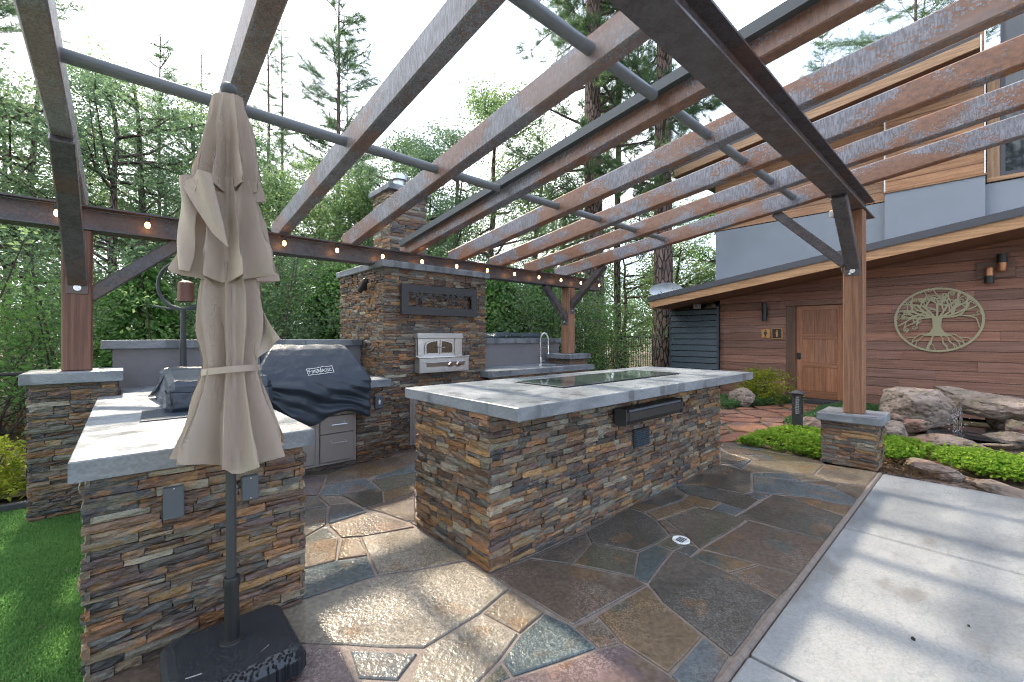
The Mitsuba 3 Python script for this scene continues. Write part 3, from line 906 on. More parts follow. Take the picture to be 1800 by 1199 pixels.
# ------------------------------------------------------------------ fireplace and chimney
fp = thing('stone_fireplace', 'big stacked stone fireplace with a slab cap and chimney behind the island', 'fireplace')
FX0, FX1, FY0, FY1, FZ = 2.30, 3.84, 4.83, 6.22, 2.238
add(fp, 'core', cat([rbox((FX0 + .01, FY0 + .01, 0), (FX1 - .01, FY1 - .01, FZ)), rbox((2.80, 5.66, 2.3), (3.34, 6.19, 3.49))]), 'm_mortar')
lay_stones(fp, [ledge_face((FX0, FY0, 0), (1, 0, 0), FX1 - FX0, FZ, (0, -1, 0), 51, hc=(.026, .048), lc=(.07, .26), ends=(.014, .014), holes=((.33, 1.05, .04, .72), (.40, 1.08, .98, 1.40))),
                ledge_face((FX0, FY0, 0), (0, 1, 0), FY1 - FY0, FZ, (-1, 0, 0), 52, hc=(.026, .048), lc=(.07, .26), ends=(.014, 0)),
                ledge_face((FX1, FY0, 0), (0, 1, 0), FY1 - FY0, FZ, (1, 0, 0), 53, hc=(.05, .09), lc=(.15, .4))], 300)
slab(fp, 'mantel_cap', (2.25, 4.78, 2.238), (3.90, 6.27, 2.320), .006)
ch = add(fp, 'chimney', rbox((2.805, 5.665, 2.321), (3.335, 6.185, 3.488)), 'm_mortar')
lay_stones(ch, [ledge_face((2.79, 5.65, 2.321), (1, 0, 0), .56, 1.167, (0, -1, 0), 54, hc=(.035, .060), lc=(.12, .34), proud=(.003, .019), ends=(.014, .014)),
                ledge_face((2.79, 5.65, 2.321), (0, 1, 0), .55, 1.167, (-1, 0, 0), 55, hc=(.035, .060), lc=(.12, .34), proud=(.003, .019), ends=(.014, 0)),
                ledge_face((3.35, 5.65, 2.321), (0, 1, 0), .55, 1.167, (1, 0, 0), 56, hc=(.035, .060), lc=(.12, .34))], 200)
slab(fp, 'chimney_cap', (2.73, 5.59, 3.49), (3.41, 6.26, 3.572), .006)
fl = add(fp, 'flue_pipe', lathe([(.0, 3.57), (.115, 3.57), (.115, 3.66), (.095, 3.665), (.095, 3.74)], 28, (3.06, 5.92, 0)), 'm_zinc', smooth=30)
add(fl, 'flue_hood', lathe([(.10, 3.745), (.145, 3.74), (.145, 3.80), (.13, 3.825), (.0, 3.835)], 28, (3.06, 5.92, 0)), 'm_zinc', smooth=30)
ad = add(fp, 'access_door', cat([cbox((2.63, 4.798, .04), (3.34, 4.822, .715), .003)]), 'm_ssm')
add(ad, 'door_panel', cbox((2.665, 4.786, .075), (3.305, 4.80, .68), .003), 'm_ssm')
handle(ad, 2.78, 3.18, 4.786, .60)
add(ad, 'hinge', cbox((2.70, 4.78, .02), (2.73, 4.80, .05), .003), 'm_zinc')

# pierced metal panel
pn = thing('metal_panel', 'dark rectangular metal panel with a branch cutout fixed high on the fireplace', 'wall art')


def branchwork(x0, x1, z0, z1, seed):
    r = np.random.default_rng(seed)
    L = []
    for k in range(7):
        x, z = x0 + (k + r.uniform(.1, .9)) * (x1 - x0) / 7, z0
        a = math.radians(90 + r.uniform(-30, 30))
        stack = [(x, z, a, .16, .0085)]
        while stack:
            x, z, a, ln, w = stack.pop()
            x2, z2 = x + ln * math.cos(a) * .6, z + ln * math.sin(a) * .6
            L.append(LineString([(x, z), (x2, z2)]).buffer(w))
            if w > .004:
                for s in (-1, 1):
                    stack.append((x2, z2, a + s * r.uniform(.35, .9), ln * .72, w * .74))
            if r.random() < .8:
                q = Point(x2 + r.normal(0, .02), z2 + r.normal(0, .012)).buffer(.013)
                L.append(shapely.affinity.scale(q, 1.6, .7))
    return unary_union(L).intersection(sbox(x0, z0, x1, z1))


pg = unary_union([sbox(2.495, 1.676, 3.644, 2.048).difference(sbox(2.588, 1.776, 3.548, 1.956)), branchwork(2.58, 3.555, 1.77, 1.962, 4)])
pm = [trimesh.creation.extrude_polygon(g, .004, engine='earcut') for g in getattr(pg, 'geoms', [pg]) if g.area > 1e-4]


def upright_y(m, y):
    v = np.array(m.vertices)
    return trimesh.Trimesh(np.stack([v[:, 0], y - v[:, 2], v[:, 1]], 1), m.faces, process=False)


add(pn, 'plate', cat([upright_y(m, 4.758) for m in pm]), 'm_char')
add(pn, 'edge_frame', cat([rbox((2.495, 4.7585, 1.676), (3.644, 4.80, 1.690)), rbox((2.495, 4.7585, 2.034), (3.644, 4.80, 2.048)), rbox((2.495, 4.7585, 1.690), (2.509, 4.80, 2.034)), rbox((3.630, 4.7585, 1.690), (3.644, 4.80, 2.034))]), 'm_char')

# pizza oven let into the stone
ov = thing('pizza_oven', 'stainless built in pizza oven with an arched double glass door below the metal panel', 'oven')
add(ov, 'body', rbox((2.71, 4.79, .965), (3.41, 5.10, 1.40)), 'm_ssm')
add(ov, 'hood', cbox((2.69, 4.715, 1.378), (3.378, 4.86, 1.446), .006), 'm_ssm')
add(ov, 'door_surround', cat([cbox((2.715, 4.752, 1.160), (2.795, 4.80, 1.378), .004), cbox((3.275, 4.752, 1.160), (3.355, 4.80, 1.378), .004), rbox((2.795, 4.775, 1.160), (3.275, 4.80, 1.378))]), 'm_ss')
arch = [(x, 1.292 + .070 * math.sqrt(max(0, 1 - ((x - 3.035) / .215) ** 2)) * 1.0) for x in np.linspace(2.82, 3.25, 25)]
for s in (0, 1):
    a, b = (2.820, 3.028) if s == 0 else (3.042, 3.250)
    o = Polygon([(a, 1.172), (b, 1.172)] + [(min(max(x, a), b), z) for x, z in arch[::-1] if a - .001 <= x <= b + .001])
    i = o.buffer(-.018, join_style=2)
    d = add(ov, 'glass_door', upright_y(trimesh.creation.extrude_polygon(o.difference(i), .016, engine='earcut'), 4.774), 'm_ss')
    add(d, 'glass_pane', upright_y(trimesh.creation.extrude_polygon(i, .004, engine='earcut'), 4.771), 'm_tint')
    hx = b - .022 if s == 0 else a + .022
    dx = -.03 if s == 0 else .03
    add(d, 'door_handle', cat([tube([(hx, 4.76, 1.262), (hx, 4.725, 1.262), (hx + dx, 4.722, 1.262)], [.006, .006, .009], 8)]), 'm_chrome')
add(ov, 'shelf', cbox((2.668, 4.66, 1.132), (3.442, 4.80, 1.150), .005), 'm_chrome')
cpn = add(ov, 'control_box', cat([cbox((2.690, 4.665, .945), (3.437, 4.80, 1.130), .006)]), 'm_ssm')
add(cpn, 'control_panel', beambox((2.785, 4.663, 1.032), (3.36, 4.663, 1.032), .006, .105, (0, -.42, 1), .002), 'm_chrome')
for x in (3.13, 3.255):
    kn = add(cpn, 'knob', cat([tube([(x, 4.663, 1.042), (x, 4.645, 1.042), (x, 4.628, 1.04)], [.038, .036, .026], 18)]), 'm_chrome')
add(cpn, 'badge', cbox((3.22, 4.661, .962), (3.335, 4.668, .980), .001), 'm_zinc')
add(cpn, 'ignition_button', tube([(2.755, 4.668, 1.085), (2.755, 4.652, 1.085)], .010, 12), 'm_chrome')

# spot lamp on the fireplace flank
sp = thing('spot_lamp', 'small black adjustable spot lamp on the left flank of the fireplace', 'lamp')
add(sp, 'mount', cat([tube([(2.29, 5.33, 2.03), (2.245, 5.33, 2.03)], .042, 16), tube([(2.25, 5.33, 2.03), (2.20, 5.26, 2.04)], .011, 8)]), 'm_black')
add(sp, 'head', cat([tube([(2.21, 5.14, 2.10), (2.18, 5.26, 1.975)], .036, 18), tube([(2.21, 5.14, 2.10), (2.212, 5.13, 2.11)], [.036, .022], 18)]), 'm_black', smooth=40)
add(sp, 'lens', tube([(2.180, 5.260, 1.975), (2.1785, 5.266, 1.969)], [.031, .031], 18), 'm_copper')

# covered seat behind the sink wall
cs = thing('covered_seat', 'low black covered seat just showing behind the right hand back wall', 'outdoor seat')
m = cbox((5.15, 6.15, 0), (6.45, 6.75, 1.47), .06).subdivide().subdivide().subdivide()
v = np.array(m.vertices)
v[:, 2] += (meshkit.fbm(v * 4, 3, 4) - .5) * .07 * (v[:, 2] > .8)
add(cs, 'cover', trimesh.Trimesh(v, m.faces, process=False), 'm_cover', smooth=True)

# ------------------------------------------------------------------ piers
def pier(x0, y0, cx0, cy0, cx1, cy1, z, zc, seed, lab, most=150, w=.48, d=.465):
    p = thing('stone_pier', lab, 'pier')
    add(p, 'core', rbox((x0 + .01, y0 + .01, 0), (x0 + w - .01, y0 + d - .01, z)), 'm_mortar')
    lay_stones(p, [ledge_face((x0, y0, 0), (1, 0, 0), w, z, (0, -1, 0), seed, ends=(.012, .012), lc=(.08, .30)), ledge_face((x0, y0, 0), (0, 1, 0), d, z, (-1, 0, 0), seed + 1, ends=(.012, 0), lc=(.08, .30)),
                   ledge_face((x0 + w, y0, 0), (0, 1, 0), d, z, (1, 0, 0), seed + 2), ledge_face((x0, y0 + d, 0), (1, 0, 0), w, z, (0, 1, 0), seed + 3)], most)
    slab(p, 'pier_cap', (cx0, cy0, z), (cx1, cy1, zc), .005)


pier(-.54, 4.83, -.587, 4.785, -.012, 5.37, 1.035, 1.120, 60, 'tall stone pier with a slab cap under the left timber post')
pier(5.76, 4.86, 5.708, 4.808, 6.285, 5.375, 1.010, 1.095, 65, 'stone pier with a slab cap under the far timber post beside the sink')
pier(5.795, .757, 5.737, .698, 6.315, 1.262, .478, .558, 70, 'short square stone pier with a slab cap under the post nearest the boulders')
pier(-.53, .757, -.587, .698, -.012, 1.262, .478, .558, 75, 'short stone pier outside the left edge of the view', 0)

# ------------------------------------------------------------------ pergola
pe = thing('pergola', 'rusty steel pergola with sloping rafters, pipes and braces on timber posts', 'pergola')
BT = 2.49      # top of the back beam
SL = .129      # fall of the rafters towards the back


def raf_z(y):
    return BT + SL * (4.97 - y)


def ibeam(name, x0, x1, y0, y1, z0, z1, mat, tf=.014, tw=.010):
    yc = (y0 + y1) / 2
    P = Polygon([(y0, z0), (y1, z0), (y1, z0 + tf), (yc + tw, z0 + tf), (yc + tw, z1 - tf), (y1, z1 - tf), (y1, z1), (y0, z1), (y0, z1 - tf), (yc - tw, z1 - tf), (yc - tw, z0 + tf), (y0, z0 + tf)])
    m = trimesh.creation.extrude_polygon(P, x1 - x0, engine='earcut')
    v = np.array(m.vertices)
    return add(pe, name, trimesh.Trimesh(np.stack([x0 + v[:, 2], v[:, 0], v[:, 1]], 1), m.faces, process=False), mat)


ibeam('back_beam', -3.2, 6.86, 4.97, 5.17, 2.287, BT, 'm_dsteel')
ibeam('front_beam', -3.2, 6.52, .860, 1.042, 2.790, 2.992, 'm_dsteel')
for i, (x, y, z0, z1, sp_) in enumerate(((-.385, 4.98, 1.12, 2.286, 5), (5.87, 4.98, 1.095, 2.286, 2), (5.90, .875, .558, 2.789, 2), (-.385, .875, .558, 2.789, 5))):
    wood(pe, 'post', cbox((x, y, z0), (x + .18, y + .178, z1), .010), 2, sp_)
XR = [-.345 + .77 * i for i in range(9)]
for i, x in enumerate(XR):
    y0, y1, h = 5.28, -1.35, .195
    m = cbox((0, 0, 0), (.105, y0 - y1, h), .009)
    v = np.array(m.vertices)
    v = np.stack([v[:, 0] + x, v[:, 1] + y1, v[:, 2] + raf_z(v[:, 1] + y1) + .001], 1)
    add(pe, 'rafter', trimesh.Trimesh(v, m.faces, process=False), 'm_steel')
for (y, z) in ((3.14, raf_z(3.14) + .105), (1.51, raf_z(1.51) + .105)):
    for a, b in zip(XR[:-1], XR[1:]):
        add(pe, 'pipe', tube([(a + .105, y, z), (b - (.0 if abs(b - XR[4]) > .01 else .075), y, z)], .036, 18, False), 'm_pipe', smooth=True)
# shade track beside the fifth rafter
tx = XR[4] - .075
m = cat([rbox((.012, 0, 0), (.07, 6.5, .006)), rbox((.012, 0, .006), (.018, 6.5, .065)), rbox((.012, 0, .065), (.05, 6.5, .071)), rbox((.064, 0, .006), (.07, 6.5, .045))])
v = m[0]
v = np.stack([v[:, 0] + tx - .012, v[:, 1] - 1.35, v[:, 2] + raf_z(v[:, 1] - 1.35) + .115], 1)
add(pe, 'shade_track', (v, m[1]), 'm_rail')


def brace(p0, p1, w, h, plate=None):
    add(pe, 'brace', beambox(p0, p1, w, h), 'm_dsteel')
    if plate:
        (c, n, s) = plate
        c, n = np.array(c, float), np.array(n, float)
        u = np.array([abs(n[1]), abs(n[0]), 0])
        lo, hi = c - u * s / 2 - np.array([0, 0, .085]), c + u * s / 2 + np.array([0, 0, .085]) + n * .010
        add(pe, 'brace_plate', cbox(np.minimum(lo, hi), np.maximum(lo, hi), .003), 'm_dsteel')
        bolt(pe, c + n * .010 + np.array([0, 0, -.035]), n)


brace((5.92, .965, 2.17), (5.18, .955, 2.785), .125, .10, ((5.90, .965, 2.155), (-1, 0, 0), .135))
brace((5.930, 1.03, 2.20), (5.930, 1.72, raf_z(1.72) + .01), .085, .10, ((5.960, 1.053, 2.20), (0, 1, 0), .12))
brace((5.89, 5.07, 1.73), (5.335, 5.07, 2.285), .10, .105, ((5.87, 5.07, 1.70), (-1, 0, 0), .12))
brace((5.96, 5.0, 1.96), (5.93, 4.25, raf_z(4.25) + .02), .10, .105, ((5.965, 4.98, 1.90), (0, -1, 0), .12))
brace((-.235, 5.07, 1.735), (.385, 5.07, 2.285), .10, .105)
brace((-.292, 5.0, 1.86), (-.292, 3.83, raf_z(3.83) + .01), .115, .115, ((-.292, 4.98, 1.835), (0, -1, 0), .13))
add(pe, 'sensor', cbox((5.36, 1.028, 2.625), (5.43, 1.07, 2.695), .008), 'm_white')
for (x, y, z, dx) in ((5.90, .98, 2.085, -.075), (6.08, .93, 2.10, .05)):
    add(pe, 'bolt', tube([(x, y, z), (x + dx, y, z)], .011, 8), 'm_zinc')


# ------------------------------------------------------------------ house
hs = thing('wood_house', 'cedar sided house with a sloping lower roof and grey stucco upper storey', 'house')
WX = 10.75


def soffit(y):
    return 2.757 + .148 * (1.1 - y)


def yz_plate(P, x0, th, lean=0.0):
    """polygon in (y, z) -> plate whose front is at x0, thickness th; lean tips its lower edge forward"""
    m = trimesh.creation.extrude_polygon(P, th, engine='earcut')
    v = np.array(m.vertices)
    z = v[:, 1]
    h = max(np.ptp(z), 1e-6)
    x = x0 + v[:, 2] - lean * (1 - (z - z.min()) / h) * (v[:, 2] < th / 2)
    return trimesh.Trimesh(np.stack([x, v[:, 0], v[:, 1]], 1), m.faces[:, ::-1], process=False)


hr = np.random.default_rng(31)
add(hs, 'wall_core', cat([rbox((WX + .03, 4.30, 0), (15, 2.95, 2.2)), rbox((WX + .03, 1.80, 0), (15, -4.5, 2.6)), rbox((WX + .12, 2.96, 0), (15, 1.79, 2.5)), rbox((WX + .03, 2.96, 2.1), (15, 1.79, 2.4))]), 'm_felt')
under = Polygon([(6, soffit(6) + .02), (-5, soffit(-5) + .02), (-5, 0), (6, 0)])
wall = Polygon([(4.32, 0), (4.32, 4), (-4.5, 4), (-4.5, 0)]).intersection(under).difference(sbox(1.795, -.1, 2.915, 2.158))
for k in range(21):
    z0 = -.066 + .1735 * k
    cuts, y = [4.32], 4.32 - hr.uniform(.6, 2.2)
    while y > -4.5:
        cuts.append(y); y -= hr.uniform(1.5, 3.4)
    cuts.append(-4.5)
    for a, b in zip(cuts[:-1], cuts[1:]):
        g = sbox(b + .001, z0, a - .001, z0 + .1675).intersection(wall)
        for h in getattr(g, 'geoms', [g]):
            if h.geom_type == 'Polygon' and h.area > .003:
                wood(hs, 'siding_board', yz_plate(h, WX, .016, .013), 1, 0)
# door with casing
for lo, hi in (((WX - .022, 2.737, .10), (WX + .10, 2.914, 2.064)), ((WX - .022, 1.796, .10), (WX + .10, 1.893, 2.064)), ((WX - .030, 1.770, 2.066), (WX + .10, 2.940, 2.157))):
    wood(hs, 'door_casing', cbox(lo, hi, .004), 1 if lo[2] > 2 else 2, 4)
dr_ = add(hs, 'door', rbox((WX + .070, 1.900, .10), (WX + .110, 2.732, 2.060)), 'm_dark')
Z = [.10, .262, .755, .860, 1.345, 1.462, 1.968, 2.060]
for (y0, y1) in ((1.900, 2.015), (2.617, 2.732)):
    wood(dr_, 'stile', cbox((WX + .035, y0, .10), (WX + .062, y1, 2.058), .003), 2, 3)
for i in (0, 2, 4, 6):
    wood(dr_, 'rail', cbox((WX + .037, 2.016, Z[i]), (WX + .062, 2.616, Z[i + 1]), .003), 1, 3)
for i in (1, 3, 5):
    for y0, y1 in ((2.017, 2.216), (2.218, 2.415), (2.417, 2.615)):
        wood(dr_, 'door_panel', cbox((WX + .053, y0, Z[i] + .001), (WX + .069, y1, Z[i + 1] - .001), .0025), 2, 3)
add(dr_, 'keypad_lock', cat([cbox((WX + .018, 2.645, .915), (WX + .036, 2.715, 1.055), .008), tube([(WX + .02, 2.68, .955), (WX - .015, 2.68, .955)], .016, 12)]), 'm_black')
add(hs, 'door_step', cbox((WX - .25, 1.80, -.02), (WX + .03, 2.92, .095), .008), 'm_char')
# lower roof: soffit boards, fascia, metal edge
RF = 9.56


def roof_bar(x0, x1, dz0, dz1, y0=5.52, y1=-4.5):
    P = Polygon([(y0, soffit(y0) + dz0), (y0, soffit(y0) + dz1), (y1, soffit(y1) + dz1), (y1, soffit(y1) + dz0)])
    return yz_plate(P, x0, x1 - x0)


wood(hs, 'fascia', roof_bar(RF, RF + .035, -.002, .160), 1, 1)
add(hs, 'roof_edge', roof_bar(RF - .045, RF + .03, .168, .285, 5.56), 'm_roofing')
add(hs, 'drip_edge', roof_bar(RF - .030, RF + .03, .160, .167, 5.55), 'm_pipe')
add(hs, 'lower_roof', roof_bar(RF + .03, 15.0, .10, .284, 5.54), 'm_roofing')
for i in range(8):
    wood(hs, 'soffit_board', roof_bar(RF + .037 + i * .152, RF + .037 + i * .152 + .149, .004, .024), 1, 4)
wood(hs, 'eave_fascia', xf(rbox((RF + .036, 5.485, soffit(5.5) + .0), (13.5, 5.52, soffit(5.5) + .15))), 0, 1)
add(hs, 'junction_box', cbox((10.33, 4.66, 2.085), (10.48, 4.80, 2.20), .01), 'm_gstucco')
# upper storey
UX = 12.0
ub = Polygon([(4.94, 2.3), (4.94, 7.2), (-6, 7.2), (-6, 2.3)])
add(hs, 'upper_core', rbox((UX + .03, -6, 2.2), (19, 4.93, 6.2)), 'm_dark')
add(hs, 'stucco_wall', yz_plate(sbox(-6, 2.2, 4.94, 4.268), UX, .05), 'm_stucco')
add(hs, 'stucco_bay', rbox((UX - .16, -.014, 2.6), (UX - .003, 1.405, 4.40)), 'm_stucco')
for k in range(18):
    z0 = 4.285 + .205 * k
    for (ya, yb, x, off) in ((4.94, 1.412, UX - .012, 0.0), (1.398, -.006, UX - .152, .16)):
        if z0 + off > 7.2:
            continue
        wood(hs, 'upper_board', yz_plate(sbox(yb, z0 + off, ya, z0 + off + .200), x, .015, .010), 1, 6)
wood(hs, 'sill_board', cbox((UX - .195, -.04, 4.402), (UX - .02, 1.43, 4.432), .004), 1, 6)
for y in (1.404, -.010):
    add(hs, 'corner_trim', rbox((UX - .172, y - .011, 4.44), (UX - .154, y + .011, 7.1)), 'm_white')
# tall window at the right
wf = add(hs, 'window', cat([rbox((UX - .03, -.20, 4.37), (UX + .04, -.262, 8.4)), rbox((UX - .03, -.262, 4.37), (UX + .04, -3.2, 4.43)), rbox((UX - .03, -1.60, 4.43), (UX + .04, -1.66, 8.4)), rbox((UX - .03, -.262, 5.60), (UX + .04, -3.2, 5.66))]), 'm_roofing')
add(wf, 'pane', rbox((UX + .005, -3.2, 4.43), (UX + .012, -.262, 8.4)), 'm_pane')
wood(hs, 'window_trim', cbox((UX - .028, -.198, 4.30), (UX + .03, -.03, 6.6), .004), 2, 1)
wood(hs, 'window_sill', cbox((UX - .04, -3.2, 4.29), (UX + .03, -.03, 4.365), .004), 1, 1)
# upper roof


def roof2(y):
    return 5.905 + .1265 * (5.672 - y)


def bar2(x0, x1, d0, d1, ya=5.672, yb=.05):
    return yz_plate(Polygon([(ya, roof2(ya) + d0), (ya, roof2(ya) + d1), (yb, roof2(yb) + d1), (yb, roof2(yb) + d0)]), x0, x1 - x0)


wood(hs, 'upper_fascia', bar2(11.0, 11.04, -.185, 0), 1, 1)
add(hs, 'upper_roof', bar2(11.0, 19.0, .002, .06, 5.69, .05), 'm_roofing')
for i in range(6):
    wood(hs, 'upper_soffit_board', bar2(11.042 + i * .16, 11.042 + i * .16 + .157, -.17, -.15), 1, 4)
add(hs, 'fascia_end', rbox((10.99, .028, roof2(.05) - .36), (11.05, .048, roof2(.05) + .02)), 'm_white')
# blue louvred enclosure at the corner
lv = thing('louvred_shed', 'dark blue louvred enclosure under the low end of the roof', 'shed')
add(lv, 'box', rbox((10.66, 4.33, 0), (12.6, 5.53, 2.10)), 'm_dark')
add(lv, 'frame', cat([rbox((10.60, 4.305, 0), (10.67, 4.345, 2.14)), rbox((10.60, 5.515, 0), (10.67, 5.55, 2.06)), rbox((10.60, 4.345, 1.955), (10.67, 5.515, 2.06)), rbox((10.61, 5.551, 0), (12.6, 5.56, 2.08))]), 'm_navy')
for i in range(13):
    z = 1.79 - .149 * i
    add(lv, 'louvre', beambox((10.612, 4.346, z + .075), (10.612, 5.514, z + .075), .138, .010, (1.0, 0, -.20), .002), 'm_navy')
# satellite dish on the roof
sd = thing('satellite_dish', 'pale oval satellite dish on the low end of the house roof', 'satellite dish')
g = np.linspace(0, 2 * np.pi, 37)[:-1]
rings = [np.array([[.10 * rr ** 2 - .02, .43 * rr * math.cos(a), .20 * rr * math.sin(a)] for a in g]) for rr in (.02, .4, .7, .9, 1.0)]
V = np.vstack(rings + [q + [.012, 0, 0] for q in rings])
F = []
n = 36
for sgn, base in ((1, 0), (-1, 5 * n)):
    for k in range(4):
        for j in range(n):
            q = [base + k * n + j, base + k * n + (j + 1) % n, base + (k + 1) * n + (j + 1) % n, base + (k + 1) * n + j]
            F += [[q[0], q[1], q[2]], [q[0], q[2], q[3]]] if sgn > 0 else [[q[0], q[2], q[1]], [q[0], q[3], q[2]]]
for j in range(n):
    a, b = 4 * n + j, 4 * n + (j + 1) % n
    F += [[a, b, b + 5 * n], [a, b + 5 * n, a + 5 * n]]
rot = trimesh.transformations.euler_matrix(0, math.radians(-14), math.radians(18))[:3, :3]
dc = np.array([10.9, 5.80, 2.68])
add(sd, 'reflector', ((V * [-1, 1, 1]) @ rot.T + dc, np.array(F)), 'm_whitec', smooth=40)
mk = []
for (y, z, w, h, a) in ((-.02, .085, .085, .03, .5), (-.17, .03, .11, .025, -.3), (.12, -.06, .09, .035, .6), (-.04, -.09, .06, .02, .2)):
    e = shapely.affinity.rotate(shapely.affinity.scale(Point(0, 0).buffer(1), w, h), math.degrees(a))
    m = trimesh.creation.extrude_polygon(e, .003, engine='earcut')
    v = np.array(m.vertices)
    rr2 = ((y + v[:, 0]) / .43) ** 2 + ((z + v[:, 1]) / .20) ** 2
    mk.append((np.stack([-(.10 * rr2 - .02) - .002 - v[:, 2], y + v[:, 0], z + v[:, 1]], 1) @ rot.T + dc, m.faces))
add(sd, 'printed_mark', cat(mk), 'm_char')
add(sd, 'mast', tube([dc + [.03, 0, -.05], dc + [.2, 0, -.12], dc + [.2, -.02, -.30]], .022, 8), 'm_greybox')
add(sd, 'feed_arm', tube([dc + [-.02, 0, -.17], dc + [-.33, .02, -.20], dc + [-.36, .02, -.12]], .013, 6), 'm_greybox')

# ------------------------------------------------------------------ things on the house wall
ta = thing('tree_wall_art', 'round metal tree of life with curling branches and roots on the siding', 'wall art')


def tree_art(seed):
    r = np.random.default_rng(seed)
    R = .574
    L = [Point(0, 0).buffer(R, 48).difference(Point(0, 0).buffer(R - .036, 48))]
    trunk = Polygon([(-.045, -.13), (-.055, .02), (-.075, .06), (.075, .06), (.058, .02), (.048, -.13), (.085, -.22), (.17, -.28), (-.17, -.28), (-.085, -.22)])
    L.append(trunk.buffer(.012).buffer(-.006))

    def limb(x, z, a, ln, w, depth, curl):
        n = 9
        P = [(x, z)]
        for i in range(n):
            a += curl / n + r.normal(0, .05)
            x += ln / n * math.cos(a); z += ln / n * math.sin(a)
            P.append((x, z))
            if x * x + z * z > (R - .03) ** 2:
                break
        L.append(LineString(P).buffer(w, 4))
        if depth == 0 or x * x + z * z > (R - .05) ** 2:
            # spiral end
            s = r.choice([-1, 1])
            sp = [(x, z)]
            for i in range(16):
                a += s * (.30 + .035 * i)
                x += .0150 * math.cos(a); z += .0150 * math.sin(a)
                sp.append((x, z))
            L.append(LineString(sp).buffer(.0048, 4))
            return
        m = 2 if depth < 2 else 3
        for i in range(m):
            t = P[min(len(P) - 1, int(len(P) * (.45 + .5 * i / max(1, m - 1))))]
            limb(t[0], t[1], a + r.uniform(.35, .95) * (1 if i % 2 else -1), ln * r.uniform(.62, .82), max(.0052, w * .72), depth - 1, r.uniform(-.9, .9))

    for a, x, c, ln in ((-4, .06, .55, .27), (14, .058, .25, .33), (33, .055, .3, .30), (60, .03, .2, .26), (88, .0, -.2, .24), (116, -.03, -.2, .26), (146, -.055, -.3, .30), (166, -.058, -.25, .33), (184, -.06, -.55, .27)):
        limb(x, .05, math.radians(a), ln, .015, 2, c)
    for a in (-150, -132, -115, -98, -82, -65, -48, -30):
        x, z, aa = .12 * math.cos(math.radians(a)) * 1.2, -.25, math.radians(a)
        P = [(x, z)]
        s = r.choice([-1, 1])
        for i in range(14):
            aa += s * .35 * math.cos(i * .9)
            x += .026 * math.cos(aa); z += .026 * math.sin(aa)
            P.append((x, z))
        L.append(LineString(P).buffer(.0085, 4))
        t = P[6]
        L.append(LineString([t, (t[0] + s * .05, t[1] - .06), (t[0] + s * .07, t[1] - .14)]).buffer(.0065, 4))
    u = unary_union(L).intersection(Point(0, 0).buffer(R, 48))
    return u.simplify(.0015)


g = tree_art(8)
ms = [yz_plate(shapely.affinity.translate(h, .562, 1.700), 10.712, .008) for h in getattr(g, 'geoms', [g]) if h.area > 2e-4]
add(ta, 'cut_plate', cat(ms), 'm_brass')
add(ta, 'standoff', cat([tube([(10.72, .562 + dy, 1.70 + dz), (10.752, .562 + dy, 1.70 + dz)], .008, 8) for dy, dz in ((0, .556), (0, -.556), (.556, 0), (-.556, 0))]), 'm_brass')


def sign(y0, y1, z0, z1, board, figure, lab, dress):
    s = thing('restroom_sign', lab, 'sign')
    add(s, 'board', cbox((10.712, y0, z0), (10.742, y1, z1), .006), board)
    yc, zc, h = (y0 + y1) / 2, (z0 + z1) / 2, (z1 - z0)
    if dress:
        P = unary_union([Point(0, .33 * h).buffer(.062 * h), Point(0, .04 * h).buffer(.17 * h), sbox(-.06 * h, -.36 * h, .06 * h, 0)])
    else:
        P = unary_union([Point(0, .33 * h).buffer(.065 * h), Polygon([(-.12 * h, .22 * h), (.12 * h, .22 * h), (.06 * h, -.38 * h), (-.06 * h, -.38 * h)])])
    add(s, 'figure', cat([yz_plate(shapely.affinity.translate(q, yc, zc), 10.706, .008) for q in getattr(P, 'geoms', [P])]), figure)
    return s


a = sign(3.219, 3.400, 1.376, 1.575, 'm_signw', 'm_signd', 'square wooden restroom sign with a dark figure, farther from the door', True)
b = sign(2.992, 3.176, 1.366, 1.574, 'm_signd', 'm_signw', 'dark restroom sign with a pale figure and wood rim, nearer the door', False)
add(b, 'rim', cat([rbox((10.704, y0, z0), (10.744, y1, z1)) for y0, y1, z0, z1 in ((2.98, 2.993, 1.355, 1.585), (3.175, 3.188, 1.355, 1.585), (2.993, 3.175, 1.355, 1.367), (2.993, 3.175, 1.573, 1.585))]), 'm_signw')
sn = thing('wall_sconce', 'tall black cylinder sconce on the siding left of the door', 'lamp')
add(sn, 'cylinder', lathe([(0, 1.756), (.050, 1.756), (.050, 2.155), (.043, 2.159), (.043, 2.14), (0, 2.14)], 24, (10.66, 3.318, 0)), 'm_black', smooth=40)
add(sn, 'bracket', cbox((10.68, 3.268, 1.86), (10.742, 3.368, 2.05), .004), 'm_black')
wl = thing('wall_lamp', 'pair of copper and black can lamps on a wood plank above the wall art', 'lamp')
wood(wl, 'back_plank', cbox((10.70, -.338, 2.378), (10.742, .092, 2.652), .004), 1, 4)
